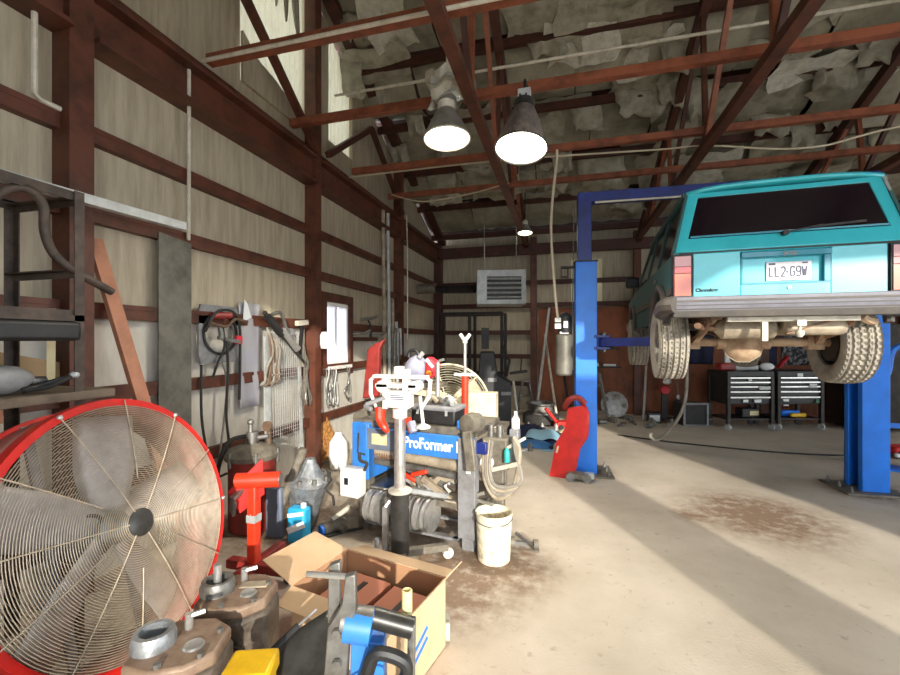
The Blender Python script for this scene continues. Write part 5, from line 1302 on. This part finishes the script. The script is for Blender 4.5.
MB().prism([(-.32, -.3, 0), (.32, -.3, 0), (.32, -.3, .85), (.08, -.3, .98), (.02, -.3, 1.40), (-.24, -.3, 1.40), (-.28, -.3, .9), (-.32, -.3, .8)], (0, .6, 0)).build('cabinet', 'black_plastic', tc_, bevel=.02)
MB().box(-.22, -.08, -.02, .12, 1.45, 1.85).build('column', 'black_metal', tc_)
MB().tube([(.25, -.1, .95), (.30, -.1, 1.25), (.16, -.1, 1.35), (.22, -.1, 1.55)], .025, 8).bar((.3, -.1, 1.0), (.62, -.15, 1.05), .05, .05).tube([(.5, -.1, 1.0), (.52, -.1, 1.3)], .012, 6).build('bead_arm', 'black_metal', tc_)
MB().box(-.10, .06, -.31, -.30, .86, .93).box(.14, .34, -.31, -.30, .62, .68).build('badge_plate', 'grey_paint', tc_)
MB().box(-.62, -.44, -.1, .2, 1.0, 1.06).box(-.58, -.52, 0, .06, 0, 1.0).box(-.7, -.4, -.2, .3, .0, .04).build('side_tray', 'black_metal', tc_)
# wheel rims and tyre stacked on the floor
rp = MB().lathe([(.14, 0), (.30, .0), (.34, .03), (.35, .10), (.34, .17), (.30, .20), (.20, .20), (.18, .16), (.18, .04), (.14, 0)], (0, 0, 0), (0, 0, 1), 40, cap=False)
o = one(rp, 'tyre', 'dark_rubber', 'black tyre lying flat at the bottom of the pile by the back corner', 'tyre'); o.location = (-.42, 8.35, 0)
wr = MB().lathe([(.05, .06), (.20, .04), (.24, 0), (.28, 0), (.28, .02), (.24, .05), (.24, .15), (.28, .18), (.28, .20), (.22, .19), (.20, .09), (.05, .09)], (0, 0, 0), (0, 0, 1), 36, cap=False)
o = one(wr, 'wheel_rim', 'dull_steel', 'grey steel wheel rim lying on the flat black tyre near the back corner', 'wheel rim'); o.location = (-.42, 8.34, .205)
def lean(p0, p1, r, mt, nm, label, cat): return one(MB().cyl(p0, p1, r, 10), nm, mt, label, cat)
lean((-.55, 8.9, .01), (-.30, 9.80, 2.35), .03, 'light_grey_metal', 'metal_pipe', 'tall pale pipe leaning on the back wall left of the brown boards', 'pipe')
lean((-.12, 8.9, .01), (-.40, 9.86, 1.75), .026, 'pale_conduit', 'broom_pole', 'pale pole leaning on the brown back wall boards left of the lift', 'pole')
lean((.16, 8.9, .01), (-.1, 9.86, 1.6), .03, 'black_metal', 'iron_bar', 'dark iron bar leaning on the brown boards beside the pale pole', 'bar')
lean((.22, 8.6, .01), (.30, 9.0, 1.1), .022, 'pale_timber', 'shovel_shaft', 'thin wooden shaft standing below the lift motor at the back', 'handle')
ld2 = thing('step_stool', 'small grey A-frame stand in front of the back wall pipes', 'stand', (-.78, 9.2, 0))
for x in (-.16, .16):
    MB().bar((x * 1.2, -.15, 0), (x * .4, 0, .72), .03, .04).build('leg', 'dull_steel', ld2); MB().bar((x * 1.2, .2, 0), (x * .4, .02, .72), .03, .04).build('leg', 'dull_steel', ld2)
MB().box(-.10, .10, -.05, .08, .72, .75).box(-.14, .14, -.12, .06, .40, .42).build('step', 'dull_steel', ld2)
lean((-.78, 7.75, .01), (-.90, 7.90, .85), .025, 'pale_conduit', 'lever_bar', 'short pale bar leaning on the black tyre machine', 'bar')
# lubricant cluster and tarps behind the bender
tarp = thing('folded_tarp', 'dark and light blue folded tarps heaped on the floor left of the lift', 'tarp', (-.55, 7.0, 0))
def tf(u, v, k):
    return ((u - .5) * 1.1 + .1 * k, (v - .5) * .7, .02 + (.18 - .05 * k) * math.sin(PI * u) ** .4 * math.sin(PI * v) ** .5 + .03 * math.sin(u * 9 + k) * math.sin(v * 7))
MB().grid(lambda u, v: tf(u, v, 0), 20, 12).build('dark_fold', 'navy_cloth', tarp)
MB().grid(lambda u, v: (.25 + (u - .5) * .55, -.25 + (v - .5) * .4, .10 + .12 * math.sin(PI * u) ** .5 * math.sin(PI * v) ** .5 + .02 * math.sin(u * 11)), 14, 10).build('light_fold', 'pale_blue_tarp', tarp)
MB().grid(lambda u, v: (.1 + (u - .5) * .6, -.52 + (v - .5) * .3, .01 + .10 * math.sin(PI * u) ** .5 * math.sin(PI * v) ** .5), 12, 8).build('blue_fold', 'blue_tarp', tarp)
rnd = random.Random(21)
kinds = (('dark_rubber', 'dark hose end'), ('worn_red_paint', 'red pry bar'), ('light_grey_metal', 'pale tube'), ('dull_steel', 'steel socket bar'), ('pale_timber', 'wooden wedge'), ('dirty_grey_steel', 'grey bracket'), ('white_plastic', 'white cup'))
spots = [(-.12, 6.45), (.02, 6.75), (-.28, 6.9), (.08, 7.2), (-.02, 7.5), (-.30, 7.6), (-.15, 7.1)]
for (mt, nm), (x, y) in zip(kinds, spots):
    a = rnd.uniform(0, 6.28); d = Vector((math.cos(a), math.sin(a), 0)) * .12; c = Vector((x, y, .03))
    one(MB().cyl(c - d, c + d, .028, 10), nm.replace(' ', '_'), mt, nm + ' lying in the clutter between the blue tarp and the lift post', nm.split()[-1])
rj = thing('trolley_jack', 'small red trolley jack beyond the clutter left of the lift post', 'jack', (.06, 8.0, 0), rad(30))
MB().box(-.22, .16, -.09, .09, .04, .14).build('frame', 'red_paint', rj, bevel=.02); MB().bar((-.2, 0, .12), (-.42, 0, .38), .05, .05).build('handle', 'red_paint', rj)
for x in (-.16, .12):
    for y in (-.09, .09): MB().cyl((x, y - .015, .045), (x, y + .015, .045), .045, 12).build('wheel', 'dark_rubber', rj)
# red ramp leaning on the lift post
rr_ = thing('car_ramp', 'red sheet metal ramp leaning against the left blue lift post', 'ramp', (-.03, 5.12, 0))
prof = [(-.13, -.02, .0), (.13, -.08, .0), (.20, .0, .34), (.29, .03, .48), (.31, .06, .74), (.26, .08, .84), (.08, .10, .80), (.05, .08, .56), (-.05, .04, .40)]
MB().prism(prof, (.03, .03, 0)).build('ramp_plate', 'red_paint', rr_, bevel=.006)
m = MB()
for a, c in ((1, 2), (2, 3), (3, 4), (4, 5)): m.bar(Vector(prof[a]) + Vector((.0, .03, 0)), Vector(prof[c]) + Vector((0, .03, 0)), .014, .05)
m.build('side_flange', 'red_cloth', rr_)
MB().tube([(.05, .12, .80), (.10, .06, .90), (.2, .07, .93), (.28, .1, .86)], .035, 8, smooth=4).build('top_roll', 'worn_red_paint', rr_)
MB().bar((-.045, -.005, .28), (-.025, -.002, .36), .006, .02).build('sticker', 'pale_timber', rr_)
dj = thing('jack_dolly', 'grey jack parts lying on the floor at the foot of the left lift post', 'jack', (.10, 5.0, 0))
MB().box(-.05, .18, -.04, .10, .03, .09).build('body', 'dirty_grey_steel', dj, bevel=.01)
for x in (-.02, .16): MB().cyl((x, -.05, .05), (x, .0, .05), .05, 14).build('roller', 'dull_steel', dj)
MB().box(.14, .24, -.02, .06, .04, .10).build('pad', 'light_grey_metal', dj, bevel=.008)
# hose end hanging below the car's left rear wheel
pipe([W(687, 365, 6.0), W(686, 395, 6.0), W(680, 415, 6.1), W(668, 432, 6.25), W(657, 440, 6.35), W(650, 436, 6.4), W(652, 433, 6.4)], .022, 'grey_hose', 'exhaust_hose', 'grey hose curving down to the floor below the left rear tyre of the car', 'hose', smooth=6)
pipe([W(690, 360, 6.0), W(687, 366, 6.0)], .02, 'grey_hose', 'hose_coupler', 'short hose coupler behind the left rear tyre', 'hose') if False else None
cab_pts = [(.9, 7.6, .012), (1.6, 7.3, .012), (2.6, 7.05, .012), (3.4, 7.0, .012), (4.2, 7.2, .012), (4.6, 7.7, .012)]
pipe(cab_pts, .012, 'dark_rubber', 'extension_lead', 'thin dark lead snaking over the shaded floor behind the car', 'cord', smooth=8)

# tool trolleys under the car, against the back wall
def trolley(label, x, y, rz):
    t = thing('tool_trolley', label, 'tool trolley', (x, y, 0), rz)
    w2, dd, = .40, .25
    for sx in (-1, 1):
        for sy in (-1, 1):
            MB().box(sx * w2 - .03, sx * w2 + .03, sy * dd - .03, sy * dd + .03, .12, .98).build('post', 'black_metal', t, bevel=.004)
            c = MB().lathe([(.012, -.02), (.055, -.018), (.055, .018), (.012, .02)], (sx * w2, sy * dd, .056), (0, 1, .0) if sy > 0 else (1, .3, 0), 18).build('caster', 'light_grey_metal' if sy < 0 else 'dark_rubber', t)
            MB().box(sx * w2 - .025, sx * w2 + .025, sy * dd - .025, sy * dd + .025, .10, .125).build('caster_plate', 'dull_steel', c)
    MB().box(-w2, w2, -dd, dd, .18, .21).build('lower_shelf', 'black_metal', t)
    MB().box(-w2 + .0, w2, -dd + .03, dd, .46, .96).build('chest', 'black_plastic', t, bevel=.006)
    for k, (z0, z1) in enumerate(((.48, .60), (.62, .70), (.71, .79), (.80, .87), (.88, .95))):
        d_ = MB().box(-w2 + .035, w2 - .035, -dd, -dd + .03, z0, z1).build('drawer', 'black_plastic', t, bevel=.004)
        MB().box(-w2 + .035, w2 - .035, -dd - .02, -dd, z1 - .022, z1).build('drawer_pull', 'bright_steel', d_)
    MB().box(-w2 - .03, w2 + .03, -dd - .03, dd + .03, .96, 1.06).build('top_tray', 'black_plastic', t, bevel=.01)
    return t
TR_ = rad(17)
t1 = trolley('black tool trolley with steel drawer pulls below the car, left of the pair', 3.16, 8.9, TR_)
t2 = trolley('black tool trolley with stickers and a cluttered shelf below the car, right of the pair', 4.04, 9.17, TR_)
for t, lst in ((t1, ((-.02, .90, .06, .04, 'paper'), (-.10, .53, .09, .05, 'paper'), (.12, .53, .13, .05, 'paper'), (.25, .76, .20, .06, 'light_grey_metal'))), (t2, ((-.02, .99, .10, .06, 'paper'), (-.28, .54, .10, .04, 'paper'), (.22, .80, .14, .07, 'light_grey_metal'), (.30, .52, .06, .07, 'green_plastic'), (-.28, .45, .09, .02, 'paper')))):
    for x, z, w_, h_, mt in lst:
        MB().lathe([(1, 0), (1, .01)], (0, 0, 0), (0, -1, 0), 20)
        MB().box(x - w_ / 2, x + w_ / 2, -.287, -.272, z - h_ / 2, z + h_ / 2).build('sticker', mt, t, bevel=.003)
def rel(t, x, y, z):
    c_, s_ = math.cos(TR_), math.sin(TR_); return (t.location.x + c_ * x - s_ * y, t.location.y + s_ * x + c_ * y, z)
o = one(MB().box(-.15, .15, -.08, .08, 0, .14), 'red_tool_box', 'worn_red_paint', 'red box on top of the left tool trolley', 'box', bevel=.03); o.location = rel(t1, -.30, -.05, 1.062); o.rotation_euler = (0, 0, TR_)
o = one(MB().prism([(-.30, 0, 0), (.34, 0, 0), (.34, 0, .08), (.1, 0, .10), (-.10, 0, .22), (-.24, 0, .52), (-.30, 0, .62)], (0, .03, 0)), 'curved_panel', 'paper', 'pale curved bodywork panel standing on the left tool trolley', 'panel', bevel=.004); o.location = rel(t1, .12, .12, 1.062); o.rotation_euler = (0, 0, TR_)
o = one(MB().grid(lambda u, v: ((u - .5) * .55 + .02 * v, .02 * math.sin(u * 14 + v * 2), .62 * v), 16, 6), 'navy_cloth', 'navy_cloth', 'dark navy cloth hung on the back wall above the left tool trolley', 'cloth', solid=.01); o.location = (2.75, 9.86, 1.12)
o = one(MB().grid(lambda u, v: ((u - .5) * .70, .02 * math.sin(u * 12 + v * 2), .78 * v), 16, 6), 'blue_banner', 'navy_cloth', 'dark blue cloth hung above the right tool trolley left of the printed flag', 'cloth', solid=.01); o.location = (3.80, 9.86, 1.10)
o = one(MB().grid(lambda u, v: ((u - .5) * .62, .02 * math.sin(u * 10), .95 * v), 12, 8), 'printed_flag', 'monochrome_print', 'grey and white printed flag hung on the back wall above the right tool trolley', 'flag', solid=.01); o.location = (4.55, 9.86, 1.12)
o = one(MB().bar((0, 0, 0), (.16, 0, .22), .04, .14, (0, 1, 0)), 'red_clamp', 'red_cloth', 'red angled holder on top of the right tool trolley', 'holder', bevel=.02); o.location = rel(t2, -.10, 0, 1.09)
o = one(MB().ball((0, 0, .07), .08, (1.5, .8, .9)), 'cloth_bundle', 'paper', 'white crumpled cloth on the gap between the two tool trolleys', 'cloth'); o.location = rel(t1, .40, -.14, 1.062)
for nm, mt, lb, x, z in (('blue_case', 'lift_blue_paint', 'blue case on the lower shelf of the right tool trolley', -.05, .211), ('yellow_level', 'yellow_plastic', 'yellow tool below the blue case on the right tool trolley', .12, .3)):
    pass
o = one(MB().box(-.17, .17, -.07, .07, 0, .10), 'blue_case', 'lift_blue_paint', 'bright blue case on the lower shelf of the right tool trolley', 'case', bevel=.02); o.location = rel(t2, .02, .02, .215); o.rotation_euler = (0, 0, TR_)
o = one(MB().box(-.14, .14, -.03, .03, 0, .07), 'yellow_tool', 'yellow_plastic', 'yellow tool lying in front of the blue case on the right tool trolley', 'tool', bevel=.015); o.location = rel(t2, .06, -.14, .215); o.rotation_euler = (0, 0, TR_)
o = one(MB().box(-.16, .16, -.1, .1, 0, .15), 'shelf_carton', 'black_plastic', 'dark carton with a pale label on the lower shelf of the left tool trolley', 'carton', bevel=.008); o.location = rel(t1, .12, -.02, .215); o.rotation_euler = (0, 0, TR_)
MB().box(-.02, .14, -.106, -.10, .03, .11).build('label', 'pale_timber', o)
# crate, tyre, battery and stand parts along the brown back wall
cr_ = thing('steel_crate', 'dark open-fronted crate left of the tool trolleys', 'crate', (2.40, 8.85, 0), rad(15))
MB().box(-.22, .22, -.02, .35, 0, .42).build('crate_body', 'black_plastic', cr_, bevel=.008)
MB().box(-.235, -.20, -.05, -.02, 0, .44).box(.20, .235, -.05, -.02, 0, .44).box(-.2, .2, -.05, -.02, .40, .44).box(-.2, .2, -.05, -.02, 0, .03).build('front_frame', 'grey_paint', cr_)
jk = thing('red_bench_grinder', 'red and white grinder on a stand in the clutter below the car\'s left wheel', 'grinder', (1.98, 9.35, 0))
MB().box(-.05, .05, -.05, .05, 0, .55).box(-.18, .18, -.12, .12, 0, .04).build('stand', 'black_metal', jk)
MB().box(-.09, .09, -.08, .08, .55, .70).build('motor', 'worn_red_paint', jk, bevel=.03)
MB().cyl((.0, -.09, .62), (.0, -.12, .62), .08, 16).build('wheel_guard', 'red_cloth', jk); MB().ball((.05, -.02, .78), .08, (1, .7, .8)).build('white_cover', 'paper', jk)
hd_ = thing('flywheel_hub', 'grey round flywheel hub propped by the brown back wall', 'hub', (1.02, 9.3, 0))
MB().lathe([(.05, -.10), (.12, -.09), (.13, -.04), (.26, -.03), (.27, .03), (.10, .05)], (0, 0, .28), (.1, -1, .2), 24).build('hub_disc', 'dull_steel', hd_)
for k in range(5):
    a = 2 * PI * k / 5
    MB().cyl((.19 * math.cos(a), -.05, .28 + .19 * math.sin(a)), (.19 * math.cos(a), .02, .28 + .19 * math.sin(a)), .05, 12).build('lug_boss', 'dirty_grey_steel', hd_)
sh = thing('saw_horse', 'grey trestle stand by the brown back wall behind the lift post', 'trestle', (.66, 9.0, 0))
MB().bar((-.12, 0, 0), (-.10, .1, .85), .06, .05).build('leg', 'dirty_grey_steel', sh); MB().bar((.22, -.05, 0), (.05, .1, .95), .05, .04).build('leg', 'dull_steel', sh)
MB().bar((-.12, .1, .66), (.14, .1, .70), .05, .05).build('cross_bar', 'dirty_grey_steel', sh); MB().bar((-.2, .12, .2), (.2, .0, .16), .04, .04).build('lower_bar', 'dirty_grey_steel', sh)
lean((1.55, 9.1, .01), (1.74, 9.86, 1.15), .022, 'light_grey_metal', 'metal_rod', 'pale rod leaning on the brown back wall below the car\'s left wheel', 'rod')
lean((.42, 9.2, .01), (.52, 9.86, .9), .025, 'dirty_grey_steel', 'rusty_bar', 'short rusty bar leaning on the back wall right behind the lift post', 'bar')
bt_ = thing('car_battery', 'small pale-labelled battery on the floor below the car\'s left wheel', 'battery', (1.72, 9.0, 0))
MB().box(-.12, .12, -.09, .09, 0, .2).build('battery_case', 'black_plastic', bt_, bevel=.008); MB().box(-.09, .09, -.094, -.09, .04, .16).build('label', 'light_grey_metal', bt_)
pc = thing('push_broom', 'thin dark pole with a white tip at the back wall left of the trolleys', 'broom', (2.25, 9.4, 0))
MB().cyl((0, 0, .5), (-.04, .4, 1.6), .012, 8).build('pole', 'dull_steel', pc); MB().ball((0, 0, .46), .035, (1, 1, 1.6)).build('white_tip', 'white_plastic', pc); MB().box(-.04, .04, -.02, .04, 0, .44).build('holder', 'black_plastic', pc)
for k, (x, z, lb) in enumerate(((.75, 1.02, 'lower'), (.72, 1.42, 'upper'))):
    s_ = thing('wall_shelf', lb + ' dark shelf bracket on the brown back wall right of the lift post', 'shelf', (x, 9.72, z))
    MB().box(-.3, .45, -.1, .17, 0, .03).build('board', 'black_metal', s_); MB().box(-.2, .0, -.1, .02, .03, .10).build('stored_box', 'grey_paint' if k else 'light_grey_metal', s_, bevel=.01); MB().cyl((.1, -.05, .06), (.35, -.05, .06), .025, 10).build('stored_tube', 'paper' if not k else 'black_plastic', s_)
rnd = random.Random(77)
proto = None
for k, (x, y) in enumerate(((.42, 8.62), (.95, 8.8), (1.3, 8.75), (1.28, 9.1), (1.95, 8.62), (2.0, 8.98), (.70, 8.55), (1.62, 8.65), (1.05, 8.5), (1.5, 8.38))):
    mb = MB(); 
    if k % 3 == 0: mb.cyl((-.07, 0, .05), (.07, .03, .05), .05, 12).cyl((.07, .03, .05), (.13, .04, .06), .02, 8)
    elif k % 3 == 1: mb.cbox((0, 0, .05), (.16, .10, .10), (0, 0, .4)).cyl((0, 0, .1), (0, 0, .15), .03, 10)
    else: mb.bar((-.14, 0, .02), (.12, .06, .03), .04, .04).lathe([(.02, 0), (.06, 0), (.06, .03), (.02, .03)], (.12, .06, .015), (0, 0, 1), 14)
    o = one(mb, 'scrap_part', ('dull_steel', 'dirty_grey_steel', 'rusty_underbody')[k % 3 if k % 2 else 0], 'small scrap metal part lying along the foot of the brown back wall', 'scrap', group='scrap parts along the back wall', bevel=.006)
    o.location = (x, y, 0); o.rotation_euler = (0, 0, rnd.uniform(0, 6))
rnd = random.Random(78)
for k in range(12):
    x = rnd.uniform(-.75, .05); y = rnd.uniform(6.1, 7.9)
    if -1.05 < x < .0 and 6.4 < y < 7.4: x, y = rnd.uniform(-.9, -.1), rnd.choice((6.15, 6.25, 7.6, 7.75))
    mb = MB()
    if k % 2: mb.bar((-.10, 0, .015), (.10, .03, .015), .03, .02).cyl((.10, .03, .0), (.10, .03, .03), .03, 10)
    else: mb.cyl((0, 0, 0), (0, 0, .10), .035, 14).cyl((0, 0, .10), (0, 0, .125), .015, 10)
    o = one(mb, 'bench_oddment', ('light_grey_metal', 'white_plastic', 'dull_steel', 'pale_blue_tarp')[k % 4], 'small tool or canister in the clutter around the blue tarps', 'oddment', group='clutter around the blue tarps')
    o.location = (x, y, 0); o.rotation_euler = (0, 0, rnd.uniform(0, 6))
# items at the right edge
hk = thing('hand_truck', 'bright blue curved tubular hand truck behind the right lift post', 'hand truck', (4.03, 6.6, 0), rad(-20))
MB().tube([(-.10, 0, .05), (-.10, 0, .9), (-.14, -.04, 1.05), (-.05, -.06, 1.2), (.02, 0, 1.5), (.25, 0, 1.5), (.28, 0, .9), (.28, 0, .05)], .035, 10, smooth=4).build('tube_frame', 'lift_blue_paint', hk)
MB().box(-.14, .32, -.25, .02, 0, .02).build('toe_plate', 'lift_blue_paint', hk); MB().box(-.1, .28, -.015, .015, .5, .56).build('cross_plate', 'lift_blue_paint', hk)
for x in (-.18, .36): MB().lathe([(.03, -.03), (.12, -.025), (.12, .025), (.03, .03)], (x, .08, .12), (1, 0, 0), 20).build('wheel', 'dark_rubber', hk)
rj2 = thing('floor_jack', 'long red floor jack on the floor at the right edge behind the lift post', 'jack', (4.72, 7.3, 0), rad(15))
MB().box(-.40, .40, -.12, .12, .06, .15).build('frame', 'red_paint', rj2, bevel=.02)
MB().box(-.42, .42, -.16, -.12, .03, .08).build('side_rail', 'paper', rj2); MB().bar((.3, 0, .14), (.8, .1, .6), .05, .05).build('handle', 'red_paint', rj2)
for x in (-.32, .32):
    for y in (-.13, .13): MB().cyl((x, y - .02, .055), (x, y + .02, .055), .055, 14).build('wheel', 'dark_rubber', rj2)
dkc = thing('storage_cabinet', 'tall dark cabinet against the back wall at the right edge', 'cabinet', (5.45, 9.45, 0))
MB().box(-.5, .6, -.3, .38, .05, 1.9).build('cabinet_body', 'black_plastic', dkc, bevel=.008)
for x0, x1 in ((-.49, .045), (.055, .59)):
    d_ = MB().box(x0, x1, -.32, -.30, .08, 1.88).build('door', 'black_metal', dkc, bevel=.004); MB().box((x0 + x1) / 2 - .01, (x0 + x1) / 2 + .01, -.34, -.32, .9, 1.1).build('handle', 'dull_steel', d_)
# rubble at the right lift post foot
rb = thing('concrete_rubble', 'broken concrete lumps at the foot of the right lift post', 'rubble', (3.62, 5.30, 0))
for k, (x, y, s) in enumerate(((0, 0, .09), (.16, -.06, .11), (.10, .10, .07), (.30, .04, .08))):
    MB().ball((x, y, s * .45), s, (1.2, .9, .55), 7, 5).build('lump', 'dirty_grey_steel', rb, ang=15)
